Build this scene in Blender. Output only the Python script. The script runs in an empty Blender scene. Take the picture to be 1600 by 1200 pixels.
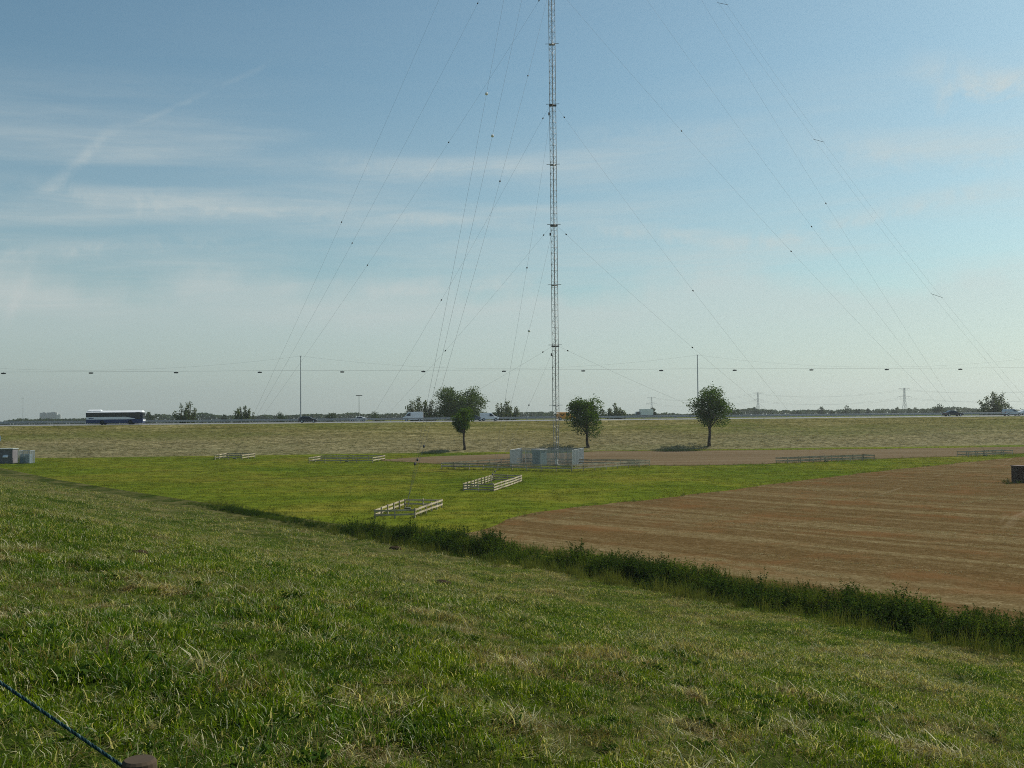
import bpy, bmesh, math, random
import numpy as np
from mathutils import Vector, Matrix, Euler

rad = math.radians
scene = bpy.context.scene
COL = scene.collection
rng = np.random.default_rng(7)
random.seed(7)

# ------------------------------------------------------------------ camera
FPX = 1600.0                      # focal length in pixels of a 1600 wide picture
CAMZ = 8.0
PITCH = math.atan(50 / FPX)
ROLL = 0.0093
cam_data = bpy.data.cameras.new('camera')
cam = bpy.data.objects.new('camera', cam_data)
COL.objects.link(cam)
cam_data.sensor_width = 36.0
cam_data.lens = 36.0
cam_data.clip_start = 0.05
cam_data.clip_end = 30000
cam.matrix_world = Matrix.Translation((0, 0, CAMZ)) @ Euler((math.pi / 2 + PITCH, 0, 0)).to_matrix().to_4x4() @ Matrix.Rotation(-ROLL, 4, 'Z')
scene.camera = cam

# ------------------------------------------------------------------ sun, sky, exposure
SUN_AZ, SUN_EL = rad(58), rad(43)     # azimuth measured from +Y towards +X
world = bpy.data.worlds.new('World')
scene.world = world
world.use_nodes = True


def nd(nt, kind, **kw):
    n = nt.nodes.new(kind)
    for k, v in kw.items():
        if k.startswith('i_'):
            n.inputs[k[2:]].default_value = v
        elif isinstance(k, str) and k.startswith('n') and k[1:].isdigit():
            n.inputs[int(k[1:])].default_value = v
        else:
            setattr(n, k, v)
    return n


def math_n(nt, op, a, b=None, c=None, clamp=False):
    n = nt.nodes.new('ShaderNodeMath')
    n.operation = op
    n.use_clamp = clamp
    for i, v in enumerate((a, b, c)):
        if v is None:
            continue
        if isinstance(v, (int, float)):
            n.inputs[i].default_value = v
        else:
            nt.links.new(v, n.inputs[i])
    return n.outputs[0]


def mix_col(nt, fac, a, b, blend='MIX'):
    n = nt.nodes.new('ShaderNodeMix')
    n.data_type = 'RGBA'
    n.blend_type = blend
    for sock, v in ((n.inputs[0], fac), (n.inputs[6], a), (n.inputs[7], b)):
        if isinstance(v, (int, float)):
            sock.default_value = v
        elif isinstance(v, (tuple, list)):
            sock.default_value = (*v[:3], 1)
        else:
            nt.links.new(v, sock)
    return n.outputs[2]


def ramp(nt, fac, stops, interp='LINEAR'):
    n = nt.nodes.new('ShaderNodeValToRGB')
    n.color_ramp.interpolation = interp
    el = n.color_ramp.elements
    while len(el) < len(stops):
        el.new(0.5)
    for e, (p, c) in zip(el, stops):
        e.position = p
        e.color = (c, c, c, 1) if isinstance(c, (int, float)) else (*c, 1)
    nt.links.new(fac, n.inputs[0])
    return n.outputs[0]


def smooth(nt, v, lo, hi):
    n = nt.nodes.new('ShaderNodeMapRange')
    n.interpolation_type = 'SMOOTHSTEP'
    n.inputs[1].default_value = lo
    n.inputs[2].default_value = hi
    nt.links.new(v, n.inputs[0])
    return n.outputs[0]


def comb(nt, x, y, z=0.0):
    n = nt.nodes.new('ShaderNodeCombineXYZ')
    for i, v in enumerate((x, y, z)):
        if isinstance(v, (int, float)):
            n.inputs[i].default_value = v
        else:
            nt.links.new(v, n.inputs[i])
    return n.outputs[0]


def noise(nt, vec, scale, detail=4, rough=0.55, dist=0.0):
    n = nt.nodes.new('ShaderNodeTexNoise')
    n.inputs['Scale'].default_value = scale
    n.inputs['Detail'].default_value = detail
    n.inputs['Roughness'].default_value = rough
    n.inputs['Distortion'].default_value = dist
    if vec is not None:
        nt.links.new(vec, n.inputs['Vector'])
    return n.outputs[0]


def build_world():
    nt = world.node_tree
    nt.nodes.clear()
    out = nt.nodes.new('ShaderNodeOutputWorld')
    bg = nt.nodes.new('ShaderNodeBackground')
    nt.links.new(bg.outputs[0], out.inputs[0])
    bg.inputs[1].default_value = 0.105
    sky = nt.nodes.new('ShaderNodeTexSky')
    sky.sky_type = 'NISHITA'
    sky.sun_disc = False
    sky.sun_elevation = SUN_EL
    sky.sun_rotation = SUN_AZ
    sky.altitude = 0
    sky.air_density = 1.0
    sky.dust_density = 1.2
    sky.ozone_density = 1.4
    base = mix_col(nt, 1.0, sky.outputs[0], (0.725, 0.95, 0.885), 'MULTIPLY')
    tc = nt.nodes.new('ShaderNodeTexCoord')
    sep = nt.nodes.new('ShaderNodeSeparateXYZ')
    nt.links.new(tc.outputs['Generated'], sep.inputs[0])
    X, Y, Zz = sep.outputs
    az = math_n(nt, 'ARCTAN2', X, Y)
    el = math_n(nt, 'ARCSINE', Zz)
    # thin high cirrus: long streaks, slightly tilted, thickest in a belt above the haze
    tilt = math_n(nt, 'MULTIPLY_ADD', az, -0.035, el)
    v1 = comb(nt, math_n(nt, 'MULTIPLY', az, 1.6), math_n(nt, 'MULTIPLY', tilt, 15.0), 0.0)
    n1 = noise(nt, v1, 1.3, 6, 0.52, 0.35)
    streak = smooth(nt, n1, 0.38, 0.68)
    v2 = comb(nt, math_n(nt, 'MULTIPLY', az, 7.0), math_n(nt, 'MULTIPLY', tilt, 75.0), 3.0)
    n2 = noise(nt, v2, 1.4, 9, 0.66, 0.9)
    fine = smooth(nt, n2, 0.30, 0.72)
    belt = math_n(nt, 'MULTIPLY', smooth(nt, el, 0.05, 0.14), math_n(nt, 'SUBTRACT', 1.0, smooth(nt, el, 0.23, 0.33)))
    belt = math_n(nt, 'MULTIPLY_ADD', belt, 0.9, 0.05)
    cirrus = math_n(nt, 'MULTIPLY', math_n(nt, 'MULTIPLY', math_n(nt, 'MULTIPLY_ADD', fine, 0.5, 0.5), streak), belt)
    cirrus = math_n(nt, 'MULTIPLY_ADD', cirrus, 0.52, math_n(nt, 'MULTIPLY', belt, 0.11))
    # low pale veil with a soft, uneven upper edge
    v3 = comb(nt, math_n(nt, 'MULTIPLY', az, 3.2), math_n(nt, 'MULTIPLY', el, 3.0), 7.0)
    n3 = noise(nt, v3, 2.2, 5, 0.55, 0.2)
    edge = math_n(nt, 'MULTIPLY_ADD', math_n(nt, 'SUBTRACT', n3, 0.5), 0.11, el)
    veil = math_n(nt, 'SUBTRACT', 1.0, smooth(nt, edge, 0.105, 0.145))
    veil = math_n(nt, 'MULTIPLY', veil, 0.50)

    def wisp(a0, e0, a1, e1, width, strength, seed):
        # a cloud streak lying along the great arc between two directions
        dx, dy = a1 - a0, e1 - e0
        L = math.hypot(dx, dy)
        ux, uy = dx / L, dy / L
        wv = comb(nt, math_n(nt, 'MULTIPLY', az, 14.0), math_n(nt, 'MULTIPLY', el, 14.0), seed)
        wn = noise(nt, wv, 1.5, 8, 0.68, 0.8)
        wob = math_n(nt, 'MULTIPLY', math_n(nt, 'SUBTRACT', wn, 0.5), width * 2.2)
        rx = math_n(nt, 'SUBTRACT', az, a0)
        ry = math_n(nt, 'SUBTRACT', el, e0)
        al = math_n(nt, 'ADD', math_n(nt, 'MULTIPLY', rx, ux), math_n(nt, 'MULTIPLY', ry, uy))
        pe = math_n(nt, 'ADD', math_n(nt, 'SUBTRACT', math_n(nt, 'MULTIPLY', ry, ux), math_n(nt, 'MULTIPLY', rx, uy)), wob)
        g = math_n(nt, 'SUBTRACT', 1.0, smooth(nt, math_n(nt, 'ABSOLUTE', pe), 0.0, width))
        ends = math_n(nt, 'MULTIPLY', smooth(nt, al, 0.0, L * 0.3), math_n(nt, 'SUBTRACT', 1.0, smooth(nt, al, L * 0.7, L)))
        m = math_n(nt, 'MULTIPLY', math_n(nt, 'MULTIPLY', g, ends), math_n(nt, 'MULTIPLY', smooth(nt, wn, 0.3, 0.7), strength))
        return m

    def pd(px, py):
        a = math.atan((px - 800) / FPX)
        h = 650 - (px - 800) * ROLL
        return a, math.atan((h - py) / FPX * math.cos(a))
    total = math_n(nt, 'ADD', cirrus, veil)
    for (p0, p1, w, st, sd) in (((-150, 262), (640, 340), 0.015, 0.30, 1.0), ((20, 340), (200, 175), 0.008, 0.28, 2.0), ((150, 215), (470, 70), 0.004, 0.13, 3.0), ((430, 232), (900, 262), 0.014, 0.22, 12.0), ((520, 455), (900, 425), 0.012, 0.28, 13.0),
                                ((1440, 150), (1720, 96), 0.017, 0.75, 4.0), ((1400, 80), (1700, 150), 0.022, 0.34, 5.0), ((1080, 395), (1680, 255), 0.014, 0.42, 6.0), ((1180, 205), (1750, 245), 0.022, 0.26, 14.0), ((860, 200), (1240, 190), 0.012, 0.16, 15.0),
                                ((-100, 395), (420, 365), 0.012, 0.3, 8.0), ((860, 342), (1360, 385), 0.012, 0.36, 9.0), ((560, 330), (900, 350), 0.010, 0.24, 16.0), ((0, 520), (60, 380), 0.008, 0.2, 11.0)):
        a0, e0 = pd(*p0)
        a1, e1 = pd(*p1)
        total = math_n(nt, 'ADD', total, wisp(a0, e0, a1, e1, w, st, sd))
    total = math_n(nt, 'MINIMUM', total, 0.9)
    cloud_col = (5.35, 5.85, 5.75)
    col = mix_col(nt, total, base, cloud_col)
    nt.links.new(col, bg.inputs[0])


build_world()
sun_data = bpy.data.lights.new('sun', 'SUN')
sun_data.energy = 4.8
sun_data.angle = rad(0.53)
sun_data.color = (1.0, 0.94, 0.84)
sun = bpy.data.objects.new('sun', sun_data)
COL.objects.link(sun)
sun_dir = Vector((math.sin(SUN_AZ) * math.cos(SUN_EL), math.cos(SUN_AZ) * math.cos(SUN_EL), math.sin(SUN_EL)))
sun.rotation_euler = sun_dir.to_track_quat('Z', 'Y').to_euler()
sun.location = (120, 60, 200)
scene.view_settings.view_transform = 'Standard'
scene.view_settings.look = 'None'
scene.view_settings.exposure = 0.0
scene.view_settings.gamma = 1.0
scene.view_settings.use_curve_mapping = False
scene.render.engine = 'CYCLES'
scene.cycles.max_bounces = 6
scene.cycles.diffuse_bounces = 3
scene.cycles.transmission_bounces = 4
scene.cycles.transparent_max_bounces = 12
scene.cycles.volume_bounces = 0
scene.cycles.use_denoising = False
scene.cycles.use_adaptive_sampling = False
scene.cycles.pixel_filter_type = 'BLACKMAN_HARRIS'
scene.cycles.filter_width = 1.0
scene.cycles.sample_clamp_indirect = 3.0

# ------------------------------------------------------------------ pixel rays (to read places off the photograph)
cs, sn = math.cos(ROLL), math.sin(ROLL)
cp, sp_ = math.cos(PITCH), math.sin(PITCH)
FWD = np.array((0, cp, sp_))
UP0 = np.array((0, -sp_, cp))
RGT = cs * np.array((1.0, 0, 0)) - sn * UP0
UPV = sn * np.array((1.0, 0, 0)) + cs * UP0


def ray(px, py):
    d = FWD + (px - 800) / FPX * RGT + (600 - py) / FPX * UPV
    return d / d[1]


def atY(px, py, Y):
    d = ray(px, py)
    return np.array((d[0] * Y, Y, CAMZ + d[2] * Y))


def project(p):
    v = np.asarray(p, float) - np.array((0, 0, CAMZ))
    w = v @ FWD
    return np.stack([800 + FPX * (v @ RGT) / w, 600 - FPX * (v @ UPV) / w], -1)


# ------------------------------------------------------------------ terrain heights
def _hash(ix, iy, seed):
    h = (ix.astype(np.int64) * 374761393 + iy.astype(np.int64) * 668265263 + seed * 982451653) & 0xFFFFFFFF
    h = ((h ^ (h >> 13)) * 1274126177) & 0xFFFFFFFF
    return ((h ^ (h >> 16)) & 0xFFFF) / 65535.0


def vnoise(x, y, seed=0):
    x = np.asarray(x, float)
    y = np.asarray(y, float)
    ix, iy = np.floor(x), np.floor(y)
    fx, fy = x - ix, y - iy
    fx = fx * fx * (3 - 2 * fx)
    fy = fy * fy * (3 - 2 * fy)
    a = _hash(ix, iy, seed)
    b = _hash(ix + 1, iy, seed)
    c = _hash(ix, iy + 1, seed)
    d = _hash(ix + 1, iy + 1, seed)
    return (a * (1 - fx) + b * fx) * (1 - fy) + (c * (1 - fx) + d * fx) * fy - 0.5


def fbm(x, y, seed=0, octv=4):
    v, amp, f = 0.0, 1.0, 1.0
    for i in range(octv):
        v = v + amp * vnoise(np.asarray(x) * f + 17.3 * i, np.asarray(y) * f - 9.1 * i, seed + i)
        amp *= 0.5
        f *= 2.03
    return v


NX, NY = 0.785, 0.62            # across the dike, towards the ditch
AX, AY = -0.62, 0.785           # along the dike, to the far left
RA = rad(6.5)                   # heading of the motorway
RDX, RDY = math.cos(RA), math.sin(RA)
DS = [-500, -36, -6, 1, 4, 9, 16, 24, 29.5, 32.6, 34.2, 35.8, 37.5, 5000]
DZ = [0, 0, 6.42, 6.42, 5.95, 4.85, 3.15, 1.42, 0.66, 0.3, -0.9, -0.9, 0, 0]
ET = [-1e5, -82, -30, -26, -2.6, -0.6, 0, 12, 15, 27, 29, 54, 1e5]
EZ = [0, 0, 0.8, 1.05, 6.78, 6.85, 6.86, 7.05, 7.05, 6.86, 6.8, 0, 0]


def s_of(x, y):
    return NX * np.asarray(x) + NY * np.asarray(y)


def t_of(x, y):
    return -RDY * np.asarray(x) + RDX * (np.asarray(y) - 228.0)


def Z(x, y, rough=True):
    x = np.asarray(x, float)
    y = np.asarray(y, float)
    s = s_of(x, y)
    t = t_of(x, y)
    zd = np.interp(s, DS, DZ)
    along = AX * x + AY * y
    zd = np.where((s > 33.0) & (s < 37.5), np.maximum(zd, zd * np.clip((74 - along) / 14, 0.03, 1)), zd)
    ze = np.interp(t, ET, EZ)
    z = np.where(ze > 0.0, np.maximum(zd, ze), zd)
    if rough:
        on = np.clip((s - 0.5) / 2, 0, 1) * np.clip((33 - s) / 2, 0, 1)
        z = z + on * (0.20 * fbm(x * 0.9, y * 0.9, 3, 3) + 0.07 * fbm(x * 3.1, y * 3.1, 8, 2) + 0.35 * fbm(x * 0.12, y * 0.12, 5, 2))
        fld = np.clip((s - 36) / 3, 0, 1) * np.clip((-28 - t) / 5, 0, 1)
        z = z + fld * 0.10 * fbm(x * 0.08, y * 0.08, 9, 2)
        emb = np.clip((t + 28) / 3, 0, 1) * np.clip((-2.5 - t) / 3, 0, 1)
        z = z + emb * 0.25 * fbm(x * 0.1, y * 0.25, 12, 3)
    return z


def ground_at(px, py):
    d = ray(px, py)
    Y = np.concatenate([np.arange(2, 60, 0.1), np.arange(60, 300, 0.25)])
    zz = CAMZ + d[2] * Y
    below = zz <= Z(d[0] * Y, Y)
    i = int(np.argmax(below)) if below.any() else len(Y) - 1
    return np.array((d[0] * Y[i], Y[i], float(Z(d[0] * Y[i], Y[i]))))


def at_road(px, t):
    """the point across the motorway at offset t seen at picture column px (level of the horizon)"""
    d = ray(px, 650 - (px - 800) * ROLL)
    k = d[0]
    Y = (t / RDX + 228.0) / (1 - k * RDY / RDX)
    x = k * Y
    return np.array((x, Y, float(np.interp(t, ET, EZ))))


# ------------------------------------------------------------------ objects
def tag(o, label=None, cat=None, group=None, kind=None):
    if label:
        o['label'] = label
    if cat:
        o['category'] = cat
    if group:
        o['group'] = group
    if kind:
        o['kind'] = kind
    return o


def link(o, parent=None):
    COL.objects.link(o)
    if parent is not None:
        o.parent = parent
    return o


def empty(name, loc, rotz=0.0, label=None, cat=None, group=None):
    o = bpy.data.objects.new(name, None)
    o.empty_display_size = 0.3
    o.location = tuple(float(v) for v in loc)
    o.rotation_euler = (0, 0, rotz)
    link(o)
    return tag(o, label, cat, group)


def mesh_obj(name, me, material=None, parent=None, smooth_shade=False):
    if material is not None and not me.materials:
        me.materials.append(material)
    if smooth_shade:
        me.polygons.foreach_set('use_smooth', [True] * len(me.polygons))
    o = bpy.data.objects.new(name, me)
    return link(o, parent)


class MB:
    """collects boxes, bars, tubes and polygons into one mesh"""

    def __init__(self):
        self.v, self.f = [], []

    def add(self, vs, fs):
        k = len(self.v)
        self.v.extend([tuple(map(float, p)) for p in vs])
        self.f.extend([tuple(i + k for i in f) for f in fs])
        return self

    def box(self, c, size, rotz=0.0):
        cx, cy, cz = c
        sx, sy, sz = (q / 2 for q in size)
        ca, sa = math.cos(rotz), math.sin(rotz)
        vs = []
        for dz in (-sz, sz):
            for dx, dy in ((-sx, -sy), (sx, -sy), (sx, sy), (-sx, sy)):
                vs.append((cx + dx * ca - dy * sa, cy + dx * sa + dy * ca, cz + dz))
        return self.add(vs, [(3, 2, 1, 0), (4, 5, 6, 7), (0, 1, 5, 4), (1, 2, 6, 5), (2, 3, 7, 6), (3, 0, 4, 7)])

    def tube(self, pts, r, n=6, cap=True):
        pts = [Vector(p) for p in pts]
        rs = r if isinstance(r, (list, tuple, np.ndarray)) else [r] * len(pts)
        rings = []
        up = Vector((0.31, 0.17, 0.93)).normalized()
        vs, fs = [], []
        for i, p in enumerate(pts):
            d = (pts[min(i + 1, len(pts) - 1)] - pts[max(i - 1, 0)]).normalized()
            a = d.cross(up)
            if a.length < 1e-3:
                a = d.cross(Vector((1, 0, 0)))
            a.normalize()
            b = d.cross(a)
            for k in range(n):
                w = 2 * math.pi * k / n
                vs.append(p + (a * math.cos(w) + b * math.sin(w)) * rs[i])
        for i in range(len(pts) - 1):
            for k in range(n):
                k2 = (k + 1) % n
                fs.append((i * n + k, i * n + k2, (i + 1) * n + k2, (i + 1) * n + k))
        if cap:
            fs.append(tuple(reversed(range(n))))
            fs.append(tuple(range((len(pts) - 1) * n, len(pts) * n)))
        return self.add(vs, fs)

    def prism(self, prof, w0, w1=None, split=None, y0=0.0):
        """side outline (x, z) pulled across y; w0 is the half width low down, w1 above height `split`"""
        n = len(prof)
        vs = []
        for sgn in (-1, 1):
            for x, z in prof:
                w = w0 if (w1 is None or z <= split) else w0 + (w1 - w0) * min(1.0, (z - split) / 0.5)
                vs.append((x, y0 + sgn * w, z))
        fs = [tuple(range(n)), tuple(range(2 * n - 1, n - 1, -1))]
        for i in range(n):
            j = (i + 1) % n
            fs.append((i, i + n, j + n, j))
        return self.add(vs, fs)

    def sphere(self, c, r, nu=8, nv=6, squash=(1, 1, 1)):
        vs, fs = [], []
        for j in range(nv + 1):
            th = math.pi * j / nv
            for i in range(nu):
                ph = 2 * math.pi * i / nu
                vs.append((c[0] + r * squash[0] * math.sin(th) * math.cos(ph), c[1] + r * squash[1] * math.sin(th) * math.sin(ph), c[2] + r * squash[2] * math.cos(th)))
        for j in range(nv):
            for i in range(nu):
                i2 = (i + 1) % nu
                fs.append((j * nu + i, (j + 1) * nu + i, (j + 1) * nu + i2, j * nu + i2))
        return self.add(vs, fs)

    def mesh(self, name):
        me = bpy.data.meshes.new(name)
        me.from_pydata(self.v, [], self.f)
        me.validate()
        me.update()
        return me

    def build(self, name, material, parent=None, bevel=0.0, smooth_shade=False):
        me = self.mesh(name)
        if bevel > 0:
            bm = bmesh.new()
            bm.from_mesh(me)
            bmesh.ops.remove_doubles(bm, verts=bm.verts, dist=1e-5)
            bmesh.ops.recalc_face_normals(bm, faces=bm.faces)
            es = [e for e in bm.edges if e.is_manifold and e.calc_face_angle(0) > 0.35]
            bmesh.ops.bevel(bm, geom=es, offset=bevel, segments=2, affect='EDGES', profile=0.6, clamp_overlap=True)
            bm.to_mesh(me)
            bm.free()
            me.update()
        else:
            bm = bmesh.new()
            bm.from_mesh(me)
            bmesh.ops.recalc_face_normals(bm, faces=bm.faces)
            bm.to_mesh(me)
            bm.free()
        return mesh_obj(name, me, material, parent, smooth_shade)


def copy_tree(o, parent=None):
    c = o.copy()
    COL.objects.link(c)
    c.parent = parent
    for ch in list(o.children):
        copy_tree(ch, c)
    return c


def quad_mesh(name, quads, col=None):
    """N quads (N,4,3) with one colour value per quad"""
    q = np.asarray(quads, np.float32)
    n = len(q)
    me = bpy.data.meshes.new(name)
    me.vertices.add(n * 4)
    me.vertices.foreach_set('co', q.reshape(-1))
    me.loops.add(n * 4)
    me.loops.foreach_set('vertex_index', np.arange(n * 4, dtype=np.int32))
    me.polygons.add(n)
    me.polygons.foreach_set('loop_start', np.arange(0, n * 4, 4, dtype=np.int32))
    me.polygons.foreach_set('loop_total', np.full(n, 4, np.int32))
    me.update()
    if col is not None:
        at = me.attributes.new('tone', 'FLOAT', 'FACE')
        at.data.foreach_set('value', np.asarray(col, np.float32))
    me.validate()
    return me


# ------------------------------------------------------------------ materials
MATS = {}


def new_mat(name):
    m = bpy.data.materials.new(name)
    m.use_nodes = True
    nt = m.node_tree
    nt.nodes.clear()
    out = nt.nodes.new('ShaderNodeOutputMaterial')
    return m, nt, out


def wpos(nt):
    return nt.nodes.new('ShaderNodeNewGeometry').outputs['Position']


def solid(name, col, rough=0.6, metal=0.0, vary=0.25, scale=3.0, bump=0.0, spec=0.4, tint=None):
    """painted / wooden / metal surface with uneven tone and wear"""
    if name in MATS:
        return MATS[name]
    m, nt, out = new_mat(name)
    b = nt.nodes.new('ShaderNodeBsdfPrincipled')
    b.inputs['Roughness'].default_value = rough
    b.inputs['Metallic'].default_value = metal
    b.inputs['Specular IOR Level'].default_value = spec
    tc = nt.nodes.new('ShaderNodeTexCoord')
    n = noise(nt, tc.outputs['Object'], scale, 5, 0.6)
    lo = tuple(c * (1 - vary) for c in col)
    hi = tuple(min(1, c * (1 + vary)) for c in (tint or col))
    c = ramp(nt, n, [(0.3, lo), (0.7, hi)])
    nt.links.new(c, b.inputs['Base Color'])
    if bump:
        bp = nt.nodes.new('ShaderNodeBump')
        bp.inputs['Strength'].default_value = bump
        bp.inputs['Distance'].default_value = 0.02
        nt.links.new(n, bp.inputs['Height'])
        nt.links.new(bp.outputs[0], b.inputs['Normal'])
    nt.links.new(b.outputs[0], out.inputs[0])
    MATS[name] = m
    return m


def wood(name, lo, hi, rough=0.8):
    if name in MATS:
        return MATS[name]
    m, nt, out = new_mat(name)
    b = nt.nodes.new('ShaderNodeBsdfPrincipled')
    b.inputs['Roughness'].default_value = rough
    b.inputs['Specular IOR Level'].default_value = 0.2
    p = wpos(nt)
    mp = nt.nodes.new('ShaderNodeMapping')
    mp.inputs['Scale'].default_value = (1, 1, 9)
    nt.links.new(p, mp.inputs[0])
    n = noise(nt, mp.outputs[0], 3.0, 6, 0.65, 0.4)
    n2 = noise(nt, p, 0.9, 3)
    f = math_n(nt, 'MULTIPLY_ADD', n2, 0.5, math_n(nt, 'MULTIPLY', n, 0.6))
    nt.links.new(ramp(nt, f, [(0.35, lo), (0.72, hi)]), b.inputs['Base Color'])
    bp = nt.nodes.new('ShaderNodeBump')
    bp.inputs['Strength'].default_value = 0.4
    bp.inputs['Distance'].default_value = 0.01
    nt.links.new(n, bp.inputs['Height'])
    nt.links.new(bp.outputs[0], b.inputs['Normal'])
    nt.links.new(b.outputs[0], out.inputs[0])
    MATS[name] = m
    return m


def leaf_shader(nt, out, col, trans=0.35, tcol=None, gloss=0.0):
    d = nt.nodes.new('ShaderNodeBsdfDiffuse')
    t = nt.nodes.new('ShaderNodeBsdfTranslucent')
    nt.links.new(col, d.inputs[0])
    tc = mix_col(nt, 1.0, col, tcol or (1.25, 1.15, 0.55), 'MULTIPLY')
    nt.links.new(tc, t.inputs[0])
    mx = nt.nodes.new('ShaderNodeMixShader')
    mx.inputs[0].default_value = trans
    nt.links.new(d.outputs[0], mx.inputs[1])
    nt.links.new(t.outputs[0], mx.inputs[2])
    res = mx.outputs[0]
    if gloss > 0:
        g = nt.nodes.new('ShaderNodeBsdfGlossy')
        g.inputs['Roughness'].default_value = 0.42
        g.inputs[0].default_value = (0.9, 0.95, 0.9, 1)
        m2 = nt.nodes.new('ShaderNodeMixShader')
        m2.inputs[0].default_value = gloss
        nt.links.new(res, m2.inputs[1])
        nt.links.new(g.outputs[0], m2.inputs[2])
        res = m2.outputs[0]
    nt.links.new(res, out.inputs[0])


def foliage(name, dark, light, trans=0.3, gloss=0.03, clump=0.6):
    if name in MATS:
        return MATS[name]
    m, nt, out = new_mat(name)
    at = nt.nodes.new('ShaderNodeAttribute')
    at.attribute_name = 'tone'
    n = noise(nt, wpos(nt), clump, 3, 0.6)
    f = math_n(nt, 'MULTIPLY_ADD', at.outputs['Fac'], 0.6, math_n(nt, 'MULTIPLY_ADD', n, 0.9, -0.25), clamp=True)
    col = mix_col(nt, f, dark, light)
    leaf_shader(nt, out, col, trans, None, gloss)
    MATS[name] = m
    return m


def turf_tone(nt, p):
    """dry / lush patchiness of the dike grass, from the place in the world"""
    n1 = noise(nt, p, 0.33, 4, 0.6, 0.5)
    n2 = noise(nt, p, 1.5, 4, 0.65, 0.3)
    sx = nt.nodes.new('ShaderNodeSeparateXYZ')
    nt.links.new(p, sx.inputs[0])
    s = math_n(nt, 'ADD', math_n(nt, 'MULTIPLY', sx.outputs[0], NX), math_n(nt, 'MULTIPLY', sx.outputs[1], NY))
    toe = math_n(nt, 'MULTIPLY', smooth(nt, s, 14, 26), 0.07)         # the foot of the slope is drier
    n3 = noise(nt, p, 0.075, 3, 0.55)
    f = math_n(nt, 'ADD', math_n(nt, 'MULTIPLY', n1, 0.5), math_n(nt, 'MULTIPLY', n2, 0.42))
    f = math_n(nt, 'ADD', f, math_n(nt, 'MULTIPLY_ADD', n3, 0.3, -0.15))
    f = math_n(nt, 'ADD', f, toe)
    return smooth(nt, f, 0.42, 0.66)


GREEN_D, GREEN_L, STRAW = (0.038, 0.090, 0.006), (0.160, 0.245, 0.016), (0.56, 0.49, 0.28)


def mat_turf_blades():
    m, nt, out = new_mat('turf_blades')
    at = nt.nodes.new('ShaderNodeAttribute')
    at.attribute_name = 'tone'
    p = wpos(nt)
    dry = turf_tone(nt, p)
    oi = nt.nodes.new('ShaderNodeObjectInfo')
    tv = math_n(nt, 'FRACT', math_n(nt, 'MULTIPLY', at.outputs['Fac'], 7.31))
    g = mix_col(nt, math_n(nt, 'MULTIPLY_ADD', oi.outputs['Random'], 0.5, math_n(nt, 'MULTIPLY', tv, 0.5)), GREEN_D, GREEN_L)
    k = math_n(nt, 'ADD', math_n(nt, 'MULTIPLY', dry, 0.40), math_n(nt, 'MULTIPLY_ADD', at.outputs['Fac'], 1.15, -0.53))
    k = smooth(nt, k, 0.12, 0.72)
    straw = mix_col(nt, tv, (0.16, 0.125, 0.05), STRAW)
    sp_n = noise(nt, p, 5.5, 4, 0.65)
    g = mix_col(nt, smooth(nt, sp_n, 0.36, 0.66), mix_col(nt, 1.0, g, (0.42, 0.50, 0.55), 'MULTIPLY'), mix_col(nt, 1.0, g, (1.45, 1.35, 1.0), 'MULTIPLY'))
    big_n = noise(nt, p, 0.8, 3, 0.6)
    g = mix_col(nt, smooth(nt, big_n, 0.38, 0.62), mix_col(nt, 1.0, g, (0.74, 0.86, 0.9), 'MULTIPLY'), mix_col(nt, 1.0, g, (1.14, 1.06, 1.0), 'MULTIPLY'))
    straw = mix_col(nt, smooth(nt, sp_n, 0.36, 0.64), mix_col(nt, 1.0, straw, (0.50, 0.42, 0.34), 'MULTIPLY'), straw)
    col = mix_col(nt, k, g, straw)
    col = mix_col(nt, math_n(nt, 'MULTIPLY', math_n(nt, 'GREATER_THAN', tv, 0.87), 0.85), col, (0.60, 0.57, 0.36))  # glinting blades: the glint is put into the colour of scattered pale blades
    leaf_shader(nt, out, col, 0.42, (1.3, 1.2, 0.5), 0.012)
    return m


def mat_turf_soil():
    m, nt, out = new_mat('turf_ground')
    p = wpos(nt)
    dry = turf_tone(nt, p)
    fine = noise(nt, p, 9.0, 5, 0.7)
    g = mix_col(nt, fine, (0.009, 0.020, 0.003), (0.040, 0.060, 0.009))
    st = mix_col(nt, fine, (0.050, 0.048, 0.016), (0.165, 0.150, 0.062))
    col = mix_col(nt, dry, g, st)
    b = nt.nodes.new('ShaderNodeBsdfDiffuse')
    nt.links.new(col, b.inputs[0])
    bp = nt.nodes.new('ShaderNodeBump')
    bp.inputs['Strength'].default_value = 0.9
    bp.inputs['Distance'].default_value = 0.08
    nt.links.new(noise(nt, p, 5.0, 5, 0.7), bp.inputs['Height'])
    nt.links.new(bp.outputs[0], b.inputs['Normal'])
    nt.links.new(b.outputs[0], out.inputs[0])
    return m


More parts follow.
